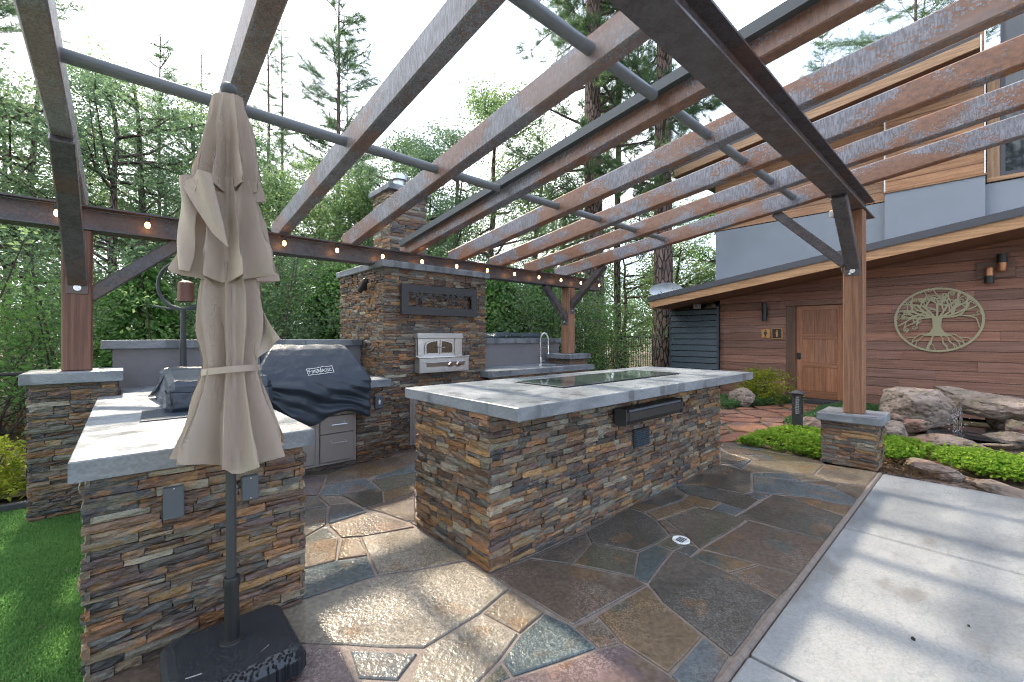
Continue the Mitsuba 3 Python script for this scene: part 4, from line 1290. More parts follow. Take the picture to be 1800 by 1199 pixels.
for (y, lo, mid, hi, up) in ((-.055, 2.292, 2.41, 2.56, False), (-.195, 2.467, 2.615, 2.755, True)):
    z = [(lo, mid), (mid, hi)]
    cu, bk = (z[0], z[1]) if up else (z[1], z[0])
    add(wl, 'copper_shade', lathe([(.0, cu[0]), (.040, cu[0] + .002), (.055, cu[0] + .03), (.055, cu[1] - .002), (0, cu[1] - .002)] if up else [(.0, cu[0] + .002), (.055, cu[0] + .002), (.055, cu[1] - .03), (.040, cu[1]), (0, cu[1])], 20, (10.63, y, 0)), 'm_copper', smooth=40)
    add(wl, 'black_cap', lathe([(0, bk[0]), (.059, bk[0]), (.059, bk[1]), (0, bk[1])], 20, (10.63, y, 0)), 'm_black', smooth=40)
    add(wl, 'arm', rbox((10.66, y - .02, mid - .03), (10.70, y + .02, mid + .03)), 'm_black')

# ------------------------------------------------------------------ garden bed: stone path, boulders, water, path lamp
structure('stone_path')
scene['stone_path'] = mikit.ply(sheet(5.5, 10.7, 1.2, 4.2, -.012, 30, 20, .02, 2.0), 'm_soil')
area = Polygon([(5.78, 2.28), (6.5, 2.04), (7.6, 2.06), (8.7, 2.18), (10.5, 2.05), (10.5, 2.75), (9.2, 3.2), (7.8, 3.5), (6.0, 3.5), (5.95, 2.6)])
pr_ = np.random.default_rng(3)
sites = pr_.uniform([5.7, 1.9], [10.7, 3.7], (36, 2)) * [1, 1]
for i, cell in enumerate(shapely.voronoi_polygons(shapely.MultiPoint(sites)).geoms):
    g = cell.intersection(area).buffer(-.035)
    if g.geom_type != 'Polygon' or g.area < .03:
        continue
    g = g.buffer(-.06).buffer(.06).simplify(.012)
    if g.is_empty or g.geom_type != 'Polygon':
        continue
    s = flagstone(['rust', 'purple', 'rust', 'brown'][i % 4], list(g.exterior.coords)[:-1], 300 + i, .004)
    if s:
        V = s[0] + [0, 0, .018]
        add('stone_path', 'stepping_stone', (V, s[1]), 'm_pathstone', uv=s[2])


def boulder(c, rad, seed, tint, yaw=0., tilt=0., flat=1.0, cuts=15):
    r = np.random.default_rng(seed)
    m = trimesh.creation.icosphere(5 if max(rad) > .38 else 4)
    v = np.array(m.vertices)
    for _ in range(cuts):
        n = r.normal(0, 1, 3); n /= np.linalg.norm(n)
        d = r.uniform(.54, .84)
        s = v @ n - d
        v = np.where(s[:, None] > 0, v - n * (s * .86)[:, None], v)
    v *= 1 + .22 * (meshkit.fbm(v * 1.6 + seed, 4, seed)[:, None] - .5) + .16 * (meshkit.fbm(v * 6 + seed, 4, seed + 4)[:, None] - .5)
    v = v * np.array(rad)
    Rm = trimesh.transformations.euler_matrix(tilt, 0, yaw)[:3, :3]
    v = v @ Rm.T + np.array(c)
    return v, m.faces, np.stack([np.full(len(v), float(seed % 7) / 7), np.full(len(v), tint)], 1)


LX = np.array([.7415, -.671])     # a direction along the bed
ROCKS = [('rough grey pink boulder, biggest of the pile below the wall art', (8.98, .78, .28), (.46, .52, .42), 3, .10, .83, 0),
         ('small pale rock wedged between the two largest boulders', (9.73, .51, .27), (.15, .16, .15), 4, .15, 0, 0),
         ('broad grey slab boulder that the water runs off', (9.62, .06, .36), (.56, .86, .24), 5, .0, -.74, .10),
         ('dark rock under the right end of the water slab', (10.0, -.30, .10), (.40, .38, .27), 6, .05, .3, 0),
         ('small orange rock left of the water', (8.44, .86, .20), (.09, .10, .07), 7, 1.0, .4, .3),
         ('small grey rock behind the short pier cap', (8.14, .88, .14), (.12, .12, .08), 8, .0, .2, 0),
         ('tilted tan and pink rock left of the water', (8.49, .68, .10), (.16, .26, .12), 9, .75, -.4, -.25),
         ('mossy grey rock leaning by the short pier', (7.62, .80, .09), (.17, .18, .17), 10, .0, .5, 0),
         ('long low red rock in front of the water', (7.92, .38, .02), (.20, .55, .14), 11, 1.0, -.62, -.10),
         ('thin tilted slate blade at the front of the boulders', (8.10, -.05, .02), (.16, .40, .035), 12, .0, -.70, -.22),
         ('low layered grey rock at the right edge of the bed', (8.75, -.27, .03), (.25, .38, .13), 13, .05, -.7, 0),
         ('pinkish upright rock at the right edge of the bed', (9.11, -.30, .13), (.13, .14, .15), 14, .7, 0, 0),
         ('small pink rock at the lower right of the bed', (7.64, -.17, -.01), (.12, .15, .06), 15, .9, -.7, 0),
         ('flat cream rock lying below the long red rock', (7.40, .52, .0), (.08, .13, .045), 16, .2, -.6, 0),
         ('wide flat brown stone edging the concrete beside the short pier', (6.32, .36, -.03), (.24, .40, .10), 17, .25, -.85, 0),
         ('flat grey stone edging the concrete nearest the frame edge', (6.07, -.14, -.04), (.16, .36, .085), 18, .1, -.85, 0),
         ('low brown stone sunk in the ground cover at the right', (6.78, -.18, -.02), (.20, .26, .09), 19, .6, -.7, 0),
         ('pale broken boulder in front of the golden shrub', (9.19, 3.30, .14), (.26, .42, .24), 20, .2, -.7, .08),
         ('low pink brown rock just left of the short pier', (7.64, 1.74, .04), (.17, .20, .16), 21, .55, .2, 0)]
for lab, c, rad, sd_, tint, yaw, tilt in ROCKS:
    v, f, u = boulder(c, rad, sd_, tint, yaw, tilt)
    k = thing('boulder', lab, 'rock')
    scene[k] = mikit.ply((v, f), 'm_rock', smooth=True, uv=u)
wt = thing('water_spill', 'thin splashing spill of water down the grey slab boulder', 'water')
r = np.random.default_rng(17)
strips, drops = [], []
w0 = np.array([8.96, .26, .40])
for i in range(5):
    o = w0 + np.array([LX[0], LX[1], 0]) * r.uniform(-.07, .07)
    P = [o + np.array([-.02 - .12 * t * t + r.normal(0, .004), -.01 * t, -.36 * t]) for t in np.linspace(0, 1, 9)]
    strips.append(tube(P, np.linspace(.012, .005, 9) * r.uniform(.5, 1.2), 6))
for i in range(60):
    t = r.uniform(.25, 1.05)
    c = w0 + np.array([LX[0], LX[1], 0]) * r.normal(0, .055 + .05 * t) + [-.04 - .12 * t * t + r.normal(0, .015), 0, -.37 * t]
    m = trimesh.creation.icosphere(1, r.uniform(.0025, .0065))
    drops.append((m.vertices * [1, 1, 1.5] + c, m.faces))
add(wt, 'stream', cat(strips), 'm_water')
add(wt, 'droplets', cat(drops), 'm_foam', kind='stuff')
ssolo('pool', sheet(8.3, 9.4, -.35, .55, .045, 12, 12, .012, 9.0), 'm_pool')
pl = thing('path_lamp', 'black square path lamp with pierced sides and a flat hipped cap', 'lamp')
px, py = 7.06, 1.775
add(pl, 'post', rbox((px - .055, py - .055, 0), (px + .055, py + .055, .30)), 'm_char')
holes = []
for i in range(5):
    for j in range(11):
        holes.append(shapely.affinity.rotate(shapely.affinity.scale(Point(-.038 + .019 * i + (.006 if j % 2 else 0), .325 + .0245 * j).buffer(.0085, 3), 1.0, 1.25), 35 * ((i + j) % 3)))
face = sbox(-.055, .30, .055, .595).difference(unary_union(holes))
sides_ = []
for k in range(4):
    m = trimesh.creation.extrude_polygon(face, .004, engine='earcut')
    v = np.array(m.vertices)
    sides_.append(xf(trimesh.Trimesh(np.stack([v[:, 0], -.055 + v[:, 2], v[:, 1]], 1), m.faces, process=False), rotz(k * math.pi / 2), (px, py, 0)))
add(pl, 'pierced_panel', cat(sides_), 'm_char')
add(pl, 'lamp_core', lathe([(0, .31), (.022, .31), (.022, .56), (0, .56)], 12, (px, py, 0)), 'm_whitec')
add(pl, 'cap', trimesh.convex.convex_hull(np.array([[px + sx * .088, py + sy * .088, z] for sx in (-1, 1) for sy in (-1, 1) for z in (.597, .607)] + [[px, py, .652]])), 'm_char')

# ------------------------------------------------------------------ umbrella
um = thing('patio_umbrella', 'closed beige patio umbrella tied round its pole, standing before the grill counter', 'umbrella')
UXY = np.array([.332, 2.125])
add(um, 'pole', cat([tube([(UXY[0], UXY[1], .10), (UXY[0] - .008, UXY[1] + .012, 2.41)], .0190, 18)]), 'm_char')
add(um, 'finial', lathe([(0, 2.405), (.022, 2.405), (.018, 2.418), (.028, 2.428), (.031, 2.443), (.026, 2.458), (.012, 2.468), (0, 2.470)], 18, (UXY[0] - .009, UXY[1] + .012, 0)), 'm_greybox', smooth=50)
RT, FW = np.array([.7415, -.671]), np.array([.671, .7415])


def cloth(name, zs, R, pleats, depth, twist, hem, seed, squash=.86, shift=0.0, spread=None, ph0=0.0):
    """pleated skirt round the pole: zs top to bottom, R radius per row, depth of the folds per row"""
    r = np.random.default_rng(seed)
    n = 288
    th = np.arange(n) * 2 * np.pi / n
    wob = sum(r.normal(0, .22) * np.sin(k * th + r.uniform(0, 6)) for k in (1, 2, 3))
    amp = 1 + .35 * sum(r.normal(0, .5) * np.sin(k * th + r.uniform(0, 6)) for k in (2, 3))
    zt, zb = zs[0], zs[-1]
    rows = []
    K = 40
    for i in range(K):
        t = i / (K - 1)
        z = zt + (zb - zt) * t
        s = np.interp(t, np.linspace(0, 1, len(R)), R)
        dp = np.interp(t, np.linspace(0, 1, len(depth)), depth)
        ph = pleats * th + wob * 1.6 + twist * t + ph0
        fold = 1 - 2 * np.abs(np.sin(ph / 2 + .35 * np.sin(ph))) ** .8
        rad = s * (1 + dp * amp * fold + .05 * np.sin(3 * th + 9 * t + seed))
        rad = rad + (.007 + .006 * t) * (meshkit.fbm(np.stack([np.cos(th) * 5 + seed, np.sin(th) * 5, np.full(n, z * 7)], 1), 4, seed) - .5) * 2
        lag = .32 * dp * np.cos(ph) * 2.2 / pleats * 4
        tt = th + lag * .35
        hz = hem * t ** 5 * (np.sin(2 * th + seed) * .6 + fold * .5)
        x = rad * np.cos(tt)
        y = rad * np.sin(tt) * squash
        cx = UXY[0] - .008 * (z - .1) / 2.35
        cy = UXY[1] + .012 * (z - .1) / 2.35
        sh = shift * t
        rows.append(np.stack([cx + RT[0] * (x + sh) + FW[0] * y, cy + RT[1] * (x + sh) + FW[1] * y, z + hz], 1))
    P = np.array(rows)
    inner = P.copy()
    ctr = np.stack([np.full(K, UXY[0]), np.full(K, UXY[1])], 1)[:, None]
    inner[:, :, :2] = ctr + (P[:, :, :2] - ctr) * (1 - .0016 / np.maximum(np.linalg.norm(P[:, :, :2] - ctr, axis=2, keepdims=True), .02))
    V = np.vstack([P.reshape(-1, 3), inner.reshape(-1, 3)])
    F = []
    i, j = np.meshgrid(np.arange(K - 1), np.arange(n), indexing='ij')
    i, j = i.ravel(), j.ravel()
    q = np.stack([i * n + j, (i + 1) * n + j, (i + 1) * n + (j + 1) % n, i * n + (j + 1) % n], 1)
    F.append(q)
    F.append(q[:, ::-1] + K * n)
    j = np.arange(n)
    F.append(np.stack([(K - 1) * n + j, K * n + (K - 1) * n + j, K * n + (K - 1) * n + (j + 1) % n, (K - 1) * n + (j + 1) % n], 1))
    q = np.vstack(F)
    return add(um, name, (V, np.vstack([q[:, [0, 1, 2]], q[:, [0, 2, 3]]])), 'm_canvas', smooth=True)


cloth('canopy_top', (2.405, 1.995), (.056, .072, .088, .100, .108), 9, (.04, .22, .34, .40, .42), .5, .022, 3, .9)
cloth('canopy_middle', (2.055, 1.640), (.078, .100, .116, .130, .150), 8, (.12, .32, .40, .44, .44), -.5, .020, 14, .88, .0, ph0=1.0)
cloth('canopy_bottom', (1.70, .885), (.078, .094, .098, .090, .076, .092, .116, .140, .162), 10, (.18, .34, .38, .42, .46, .44, .42, .42, .42), .3, .036, 25, .80)
# turned over panel on the middle tier and the loose corner on the right


def panel(name, pts, off, thick=.003, bow=.02):
    """flat flap given by (across, z) in the umbrella's own frame"""
    P = Polygon(pts)
    m = trimesh.creation.extrude_polygon(P, thick, engine='earcut')
    v, f = trimesh.remesh.subdivide_to_size(m.vertices, m.faces, .03)
    a0, a1 = v[:, 0].min(), v[:, 0].max()
    b = off + v[:, 2] - bow * np.sin(np.pi * (v[:, 0] - a0) / (a1 - a0)) + .012 * np.sin(v[:, 0] * 60 + v[:, 1] * 18)
    return add(um, name, (np.stack([UXY[0] + RT[0] * v[:, 0] + FW[0] * b, UXY[1] + RT[1] * v[:, 0] + FW[1] * b, v[:, 1]], 1), f), 'm_canvas', smooth=60)


panel('turned_panel', [(-.140, 2.005), (-.09, 2.032), (-.05, 2.04), (-.06, 1.85), (-.08, 1.655), (-.136, 1.665), (-.140, 1.85)], -.105, bow=.03)
panel('turned_panel', [(-.105, 2.00), (-.02, 2.038), (.02, 2.03), (.06, 1.84), (.075, 1.75), (.02, 1.80), (-.06, 1.93)], -.125, bow=.035)
panel('loose_corner', [(.07, 1.60), (.10, 1.55), (.198, 1.392), (.09, 1.295), (.07, 1.33)], .02, bow=.01)
th = np.linspace(0, 2 * np.pi, 65)[:-1]
band = []
for z in (1.246, 1.272):
    band.append(np.stack([UXY[0] + RT[0] * .105 * np.cos(th) + FW[0] * .098 * np.sin(th), UXY[1] + .007 + RT[1] * .105 * np.cos(th) + FW[1] * .098 * np.sin(th), z + .012 * np.cos(th + .4)], 1))
bi = [np.stack([UXY[0] + (q[:, 0] - UXY[0]) * .95, UXY[1] + (q[:, 1] - UXY[1]) * .95, q[:, 2]], 1) for q in band]
V = np.vstack(band + bi)
F = []
for j in range(64):
    k = (j + 1) % 64
    F += [[j, k, 64 + k, 64 + j], [128 + k, 128 + j, 192 + j, 192 + k], [64 + j, 64 + k, 192 + k, 192 + j], [k, j, 128 + j, 128 + k]]
F = np.array(F)
add(um, 'tie_strap', (V, np.vstack([F[:, [0, 1, 2]], F[:, [0, 2, 3]]])), 'm_canvas', smooth=40)
ub_ = add(um, 'stand', trimesh.convex.convex_hull(np.array([[UXY[0] + sx * a, UXY[1] + sy * b - .03, z] for sx in (-1, 1) for sy in (-1, 1) for a, b, z in
                                                          ((.228, .195, .030), (.195, .228, .030), (.228, .195, .085), (.195, .228, .085), (.185, .155, .125), (.155, .185, .125), (.212, .18, .112), (.18, .212, .112))])), 'm_wet')
add(ub_, 'socket', cat([lathe([(0, .124), (.045, .124), (.043, .130), (.028, .134), (.0265, .32), (.0265, .352), (.031, .354), (.032, .382), (.028, .392), (.02, .394)], 24, (UXY[0], UXY[1], 0))]), 'm_black', smooth=30)
for sx in (-1, 1):
    for sy in (-1, 1):
        c = np.array([UXY[0] + sx * .165, UXY[1] - .03 + sy * .165, .018])
        add(ub_, 'wheel', tube([c - [0, .010, 0], c + [0, .010, 0]], .018, 12), 'm_black')
for a, b in (((.215, 1.985), (.165, 1.995)), ((.41, 1.965), (.44, 1.985))):
    add(ub_, 'handle_slot', tube([(a[0], a[1], .1265), (b[0], b[1], .1265)], .002, 6), 'm_zinc')

# ------------------------------------------------------------------ grill cover, small cover, bell stand
gr = thing('grill_cover', 'large dark blue grey cover with white lettering draped over the grill', 'grill cover')
PROF = np.array([(4.475, .600), (4.462, .70), (4.452, .80), (4.445, .88), (4.450, .94), (4.480, 1.00), (4.535, 1.07), (4.595, 1.14), (4.655, 1.21), (4.725, 1.268), (4.81, 1.302), (4.93, 1.312), (5.05, 1.295), (5.15, 1.24), (5.21, 1.12), (5.23, .925)])
pl_ = np.r_[0, np.cumsum(np.linalg.norm(np.diff(PROF, axis=0), axis=1))]


def prof(s):
    return np.stack([np.interp(s, pl_, PROF[:, 0]), np.interp(s, pl_, PROF[:, 1])], -1)


NS, NX = 90, 120
S = np.linspace(0, pl_[-1], NS)
U_ = np.linspace(0, 1, NX)
GX0, GX1 = .84, 1.985


def cover_pt(s, u):
    p = prof(s)
    y, z = p[..., 0], p[..., 1]
    front = np.clip((1.02 - z) / .15, 0, 1) * (y < 4.6)
    hood = np.clip((z - .95) / .33, 0, 1) ** 1.3
    x0, x1 = GX0 + .20 * hood, GX1 - .135 * hood
    x = x0 + (x1 - x0) * u
    swag = (u - .62) ** 2 * 1.25
    dy = front * (-.021 * (.45 + 1.1 * meshkit.noise(np.stack([x * 3, z * 7, z * 0], -1), 4)) * np.sin(2 * np.pi * ((z - swag * .40) / (.105 + .02 * np.sin(4 * u))) + 5 * meshkit.noise(np.stack([x * 3.2, z * 2, z * 0], -1), 9)) - .018 * np.sin(2 * np.pi * (z - swag * .3) / .21 + 1))
    hem = front * np.clip((.95 - z) / .35, 0, 1)
    zz = z + hem * (.055 * np.sin(3.1 * np.pi * u + .6) + .32 * np.clip((.30 - u) / .30, 0, 1) ** 1.2 - .035)
    e = np.clip(np.minimum(u, 1 - u) / .045, 0, 1)
    rnd = (1 - np.sqrt(np.clip(1 - (1 - e) ** 2, 0, 1))) * .05
    zz = zz - rnd * (z > 1.0)
    yy = y + dy + rnd * (y < 4.75) - rnd * (y > 5.1)
    P = np.stack([x, yy, zz], -1)
    nz = meshkit.fbm(P * 5.0, 4, 5) - .5
    P[..., 2] += nz * .035 * (z > 1.0)
    P[..., 1] -= nz * .045 * (z <= 1.1)
    return P


SS, UU = np.meshgrid(S, U_, indexing='ij')
G = cover_pt(SS, UU)
V = G.reshape(-1, 3)
idx = np.arange(NS * NX).reshape(NS, NX)
q = np.stack([idx[:-1, :-1], idx[:-1, 1:], idx[1:, 1:], idx[1:, :-1]], -1).reshape(-1, 4)
F = [q[:, [0, 1, 2]], q[:, [0, 2, 3]]]
V = list(V)
for col, flip in ((0, True), (NX - 1, False)):      # gathered side panels
    ring = idx[:, col]
    c0 = len(V)
    mid = np.array([G[:, col, 0].mean() + (.012 if flip else -.012), 4.85, .93])
    base = G[:, col].copy(); base[:, 1] = np.clip(base[:, 1] * .4 + 4.85 * .6, 4.5, 5.2); base[:, 2] = base[:, 2] * .45 + .92 * .55
    V += list(base); V.append(mid)
    for i in range(NS - 1):
        t = [[ring[i], ring[i + 1], c0 + i + 1], [ring[i], c0 + i + 1, c0 + i], [c0 + i, c0 + i + 1, c0 + NS]]
        F.append(np.array(t)[:, ::-1] if not flip else np.array(t))
    F.append(np.array([[c0, c0 + NS, c0 + NS - 1]]))
add(gr, 'cover', (np.array(V), np.vstack(F)), 'm_cover', smooth=True)


def on_cover(m, xc, sc_, tilt, lift):
    """lay flat lettering (x right, y up, z out) on the sloping front"""
    v = np.array(m.vertices)
    c, s = math.cos(tilt), math.sin(tilt)
    x, t = v[:, 0] * c - v[:, 1] * s, v[:, 0] * s + v[:, 1] * c
    s0 = sc_ + t
    hood = np.clip((prof(s0)[:, 1] - .95) / .33, 0, 1) ** 1.3
    x0, x1 = GX0 + .20 * hood, GX1 - .135 * hood
    P = cover_pt(s0, (xc + x - x0) / (x1 - x0))
    n = np.array([0, -.77, .64])
    return trimesh.Trimesh(P + n * (lift + v[:, 2])[:, None], m.faces, process=False)


def letters(parts):
    ms, x = [], 0.0
    for ch, h in parts:
        m = meshkit.text_mesh(ch, h, .0012, False)
        v = np.array(m.vertices)
        w = np.ptp(v[:, 0])
        ms.append(trimesh.Trimesh(v - [v[:, 0].min() - x, 0, 0], m.faces, process=False))
        x += w + .006
    v, f = cat(ms)
    return trimesh.Trimesh(v, f, process=False), x


tm, tw = letters([('F', .046), ('I', .036), ('R', .036), ('E', .036), ('M', .046), ('A', .036), ('G', .036), ('I', .036), ('C', .036)])
k = .226 / tw
tm = trimesh.Trimesh((np.array(tm.vertices) - [tw / 2, .021, 0]) * [k, 1, 1], tm.faces, process=False)
st = np.interp(1.055, PROF[:10, 1], pl_[:10])
tv, tf = trimesh.remesh.subdivide_to_size(tm.vertices, tm.faces, .012)
add(gr, 'lettering', on_cover(trimesh.Trimesh(tv, tf, process=False), 1.468, st, .075, .004), 'm_white')
fw, fh = .128, .041
fr_m = trimesh.creation.extrude_polygon(sbox(-fw, -fh, fw, fh).difference(sbox(-fw + .005, -fh + .005, fw - .005, fh - .005)), .0012, engine='earcut')
tv, tf = trimesh.remesh.subdivide_to_size(fr_m.vertices, fr_m.faces, .012)
add(gr, 'lettering_frame', on_cover(trimesh.Trimesh(tv, tf, process=False), 1.468, st, .075, .004), 'm_white')

bc = thing('burner_cover', 'smaller black cover over a burner on the counter, left of the umbrella', 'grill cover')
m = cbox((.20, 3.43, .917), (.78, 4.25, 1.165), .03)
for _ in range(5):
    m = m.subdivide()
v = np.array(m.vertices)
t = np.clip((1.10 - v[:, 2]) / .18, 0, 1)
v[:, 0] += (v[:, 0] - .49) * t * .05 - .02 * t * (v[:, 0] < .3) * np.sin(v[:, 1] * 20)
v[:, 1] += (v[:, 1] - 3.84) * t * .03
v[:, 2] -= .06 * np.clip((3.75 - v[:, 1]) / .35, 0, 1) * (v[:, 2] > 1.05)
v += (meshkit.fbm(v * 6, 4, 8)[:, None] - .5) * np.array([.05, .05, .035]) * np.clip((v[:, 2:] - .93) / .05, 0, 1)
sk_ = [(.20, 4.25), (.105, 4.33), (.10, 4.46), (.24, 4.30)]
add(bc, 'cover', trimesh.Trimesh(v, m.faces, process=False), 'm_cover', smooth=True)
P = np.array([(.205, 3.95, 1.12), (.165, 4.15, 1.00), (.13, 4.42, .925), (.21, 4.40, .925), (.215, 4.10, 1.10)])
add(bc, 'loose_flap', trimesh.convex.convex_hull(np.vstack([P, P + [.012, 0, 0]])), 'm_cover')
add(bc, 'seam', tube([(.212, 3.418, .93), (.209, 3.424, 1.06)], .004, 5), 'm_black')

bs = thing('dinner_bell', 'rusty cylinder bell hanging in an iron ring on a post behind the counter', 'bell')
bp = np.array([.425, 5.33])
add(bs, 'post', cat([tube([(bp[0], bp[1], .915), (bp[0], bp[1], 1.675)], [.030, .022], 8)]), 'm_char')
hz_ = np.array([.80, -.60])
an = np.linspace(0, 2 * np.pi, 41)
ringp = [(bp[0] + hz_[0] * .235 * math.cos(a), bp[1] + hz_[1] * .235 * math.cos(a), 1.91 + .235 * math.sin(a)) for a in an]
add(bs, 'ring', tube(ringp, .017, 8, False), 'm_rail', smooth=True)
an = np.linspace(-1, 1, 13)
add(bs, 'cross_bar', tube([(bp[0] + hz_[0] * .28 * a, bp[1] + hz_[1] * .28 * a, 1.672 + .035 * a * a) for a in an], .012, 6), 'm_rail')
add(bs, 'bell', lathe([(0, 1.96), (.03, 1.955), (.062, 1.935), (.068, 1.90), (.070, 1.75), (.064, 1.75), (.062, 1.90), (0, 1.92)], 22, (bp[0] + .02, bp[1] - .015, 0)), 'm_rustred', smooth=40)
add(bs, 'hanger', tube([(bp[0] + .02, bp[1] - .015, 1.955), (bp[0] + .01, bp[1] - .008, 2.13)], .004, 6), 'm_char')

# ------------------------------------------------------------------ lamp string on the back beam
sl = thing('lamp_string', 'string of small glowing bulbs along the back beam of the pergola', 'lamp')
bx = [-.403 + .5475 * i for i in range(14)]
wire = []
for a, b in zip(bx[:-1], bx[1:]):
    for t in np.linspace(0, 1, 7)[:-1]:
        wire.append((a + (b - a) * t, 4.962, 2.455 - .012 * math.sin(math.pi * t)))
wire = [(-1.6, 4.962, 2.45)] + wire + [(bx[-1], 4.962, 2.455)]
add(sl, 'wire', tube(wire, .004, 5), 'm_black')
for x in bx:
    z = 2.383
    add(sl, 'socket', lathe([(.0, z + .068), (.016, z + .066), (.017, z + .030), (.013, z + .026), (0, z + .026)], 12, (x, 4.940, 0)), 'm_black')
    m = lathe([(0, z - .030), (.012, z - .026), (.020, z - .010), (.019, z + .008), (.012, z + .024), (.0, z + .026)], 12, (x, 4.940, 0))
    key = add(sl, 'bulb', m, 'm_glow', smooth=True)
    scene[key]['emitter'] = {'type': 'area', 'radiance': {'type': 'rgb', 'value': [1.2, .50, .15]}}


# ------------------------------------------------------------------ planting
def leaves(C, n, spread, size, r, tone, up=.5, aspect=.55, droop=0.0):
    """n folded leaves about every centre of C; tone is the row of LEAFC"""
    C = np.asarray(C, float)
    m = len(C) * n
    P = np.repeat(C, n, 0) + r.normal(0, 1, (m, 3)) * np.asarray(spread)
    N = r.normal(0, 1, (m, 3)); N[:, 2] = np.abs(N[:, 2]) + up
    N /= np.linalg.norm(N, axis=1, keepdims=True)
    A = r.normal(0, 1, (m, 3)); A[:, 2] -= droop
    A -= N * (A * N).sum(1, keepdims=True); A /= np.linalg.norm(A, axis=1, keepdims=True) + 1e-9
    B = np.cross(N, A)
    L = (size * r.uniform(.6, 1.35, m))[:, None]
    W = L * aspect
    V = np.stack([P - A * L * .5, P + B * W * .5 + N * L * .10 + A * L * .08, P + A * L * .5, P - B * W * .5 + N * L * .10 + A * L * .08], 1).reshape(-1, 3)
    b = np.arange(m)[:, None] * 4
    F = np.concatenate([b + [0, 1, 2], b + [0, 2, 3]], 1).reshape(-1, 3)
    hue = np.clip(np.repeat(r.normal(.5, .22, len(C)), n) + r.normal(0, .18, m), 0, 1)
    return V, F, np.stack([np.repeat(hue, 4), np.full(m * 4, float(tone))], 1)


def needles(C, D, n, ln, w, r, tone):
    """needle tufts at C pointing along D: n thin blades each"""
    m = len(C) * n
    P = np.repeat(C, n, 0)
    d = np.repeat(D, n, 0) * .55 + r.normal(0, .55, (m, 3))
    d /= np.linalg.norm(d, axis=1, keepdims=True)
    s = np.cross(d, r.normal(0, 1, (m, 3))); s /= np.linalg.norm(s, axis=1, keepdims=True) + 1e-9
    L = (ln * r.uniform(.7, 1.2, m))[:, None]
    P = P + np.repeat(D, n, 0) * (r.uniform(-.5, .5, m)[:, None] * ln)
    V = np.stack([P - s * w * .5, P + s * w * .5, P + d * L], 1).reshape(-1, 3)
    hue = np.clip(np.repeat(r.normal(.45, .22, len(C)), n) + r.normal(0, .15, m), 0, 1)
    return V, np.arange(m * 3).reshape(-1, 3), np.stack([np.repeat(hue, 3), np.full(m * 3, float(tone))], 1)


def uvtube(pts, rad, sides):
    V, F = tube(pts, rad, sides, False)
    n = len(pts)
    d = np.r_[0, np.cumsum(np.linalg.norm(np.diff(np.asarray(pts, float), axis=0), axis=1))]
    U = np.stack([np.tile(np.arange(sides) / sides, n) * 2 * np.pi * float(np.max(rad)), np.repeat(d, sides)], 1)
    return V, F, U


def broadleaf(x, y, h, rad, label, seed, n_leaf=7000, size=.085, tone=0, low=.30, group=None, lean=(0, 0), name='oak_tree', trunk_r=.11):
    r = np.random.default_rng(seed)
    k = thing(name, label, 'tree', group)
    tz = np.linspace(-.1, h * .8, 9)
    path = np.stack([x + lean[0] * (np.maximum(tz, 0) / h) ** 1.5 + np.cumsum(r.normal(0, .05, 9)), y + lean[1] * (np.maximum(tz, 0) / h) ** 1.5 + np.cumsum(r.normal(0, .05, 9)), tz], 1)
    wood_ = [uvtube(path, np.linspace(trunk_r, trunk_r * .25, 9), 8)]
    tips = []
    nb = int(9 + h * 1.6)
    for i in range(nb):
        t = r.uniform(low, 1.0)
        o = np.array([np.interp(t * h * .8, tz, path[:, a]) for a in range(3)])
        a = r.uniform(0, 2 * np.pi)
        prof_ = math.sin(math.pi * min(1, max(.12, (t - low + .12) / (1.12 - low)))) ** .7
        L = rad * prof_ * r.uniform(.55, 1.1)
        e = o + np.array([math.cos(a) * L, math.sin(a) * L, L * r.uniform(.05, .75)])
        mid = (o + e) / 2 + np.array([0, 0, -.06 * L]) + r.normal(0, .06, 3)
        wood_.append(uvtube([o, mid, e], [trunk_r * .36, trunk_r * .22, trunk_r * .06], 5))
        for j in range(5):
            q = o + (e - o) * r.uniform(.35, 1.05)
            a2 = a + r.uniform(-1.3, 1.3)
            l2 = L * r.uniform(.18, .48)
            e2 = q + np.array([math.cos(a2) * l2, math.sin(a2) * l2, l2 * r.uniform(-.2, .8)])
            if j < 3:
                wood_.append(uvtube([q, e2], [trunk_r * .12, trunk_r * .04], 4))
            tips += [e2, q + (e2 - q) * .55]
    v, f, u = catuv(wood_)
    add(k, 'trunk', (v, f), 'm_bark', uv=u, smooth=True)
    C = np.array(tips)
    sub = np.repeat(C, 3, 0) + r.normal(0, .24 * rad / 2.2, (len(C) * 3, 3)) * [1, 1, .7]
    per = max(3, n_leaf // len(sub))
    v, f, u = leaves(sub, per, [.16, .16, .11], size, r, tone)
    add(k, 'crown', (v, f), 'm_leaf', uv=u)
    return k


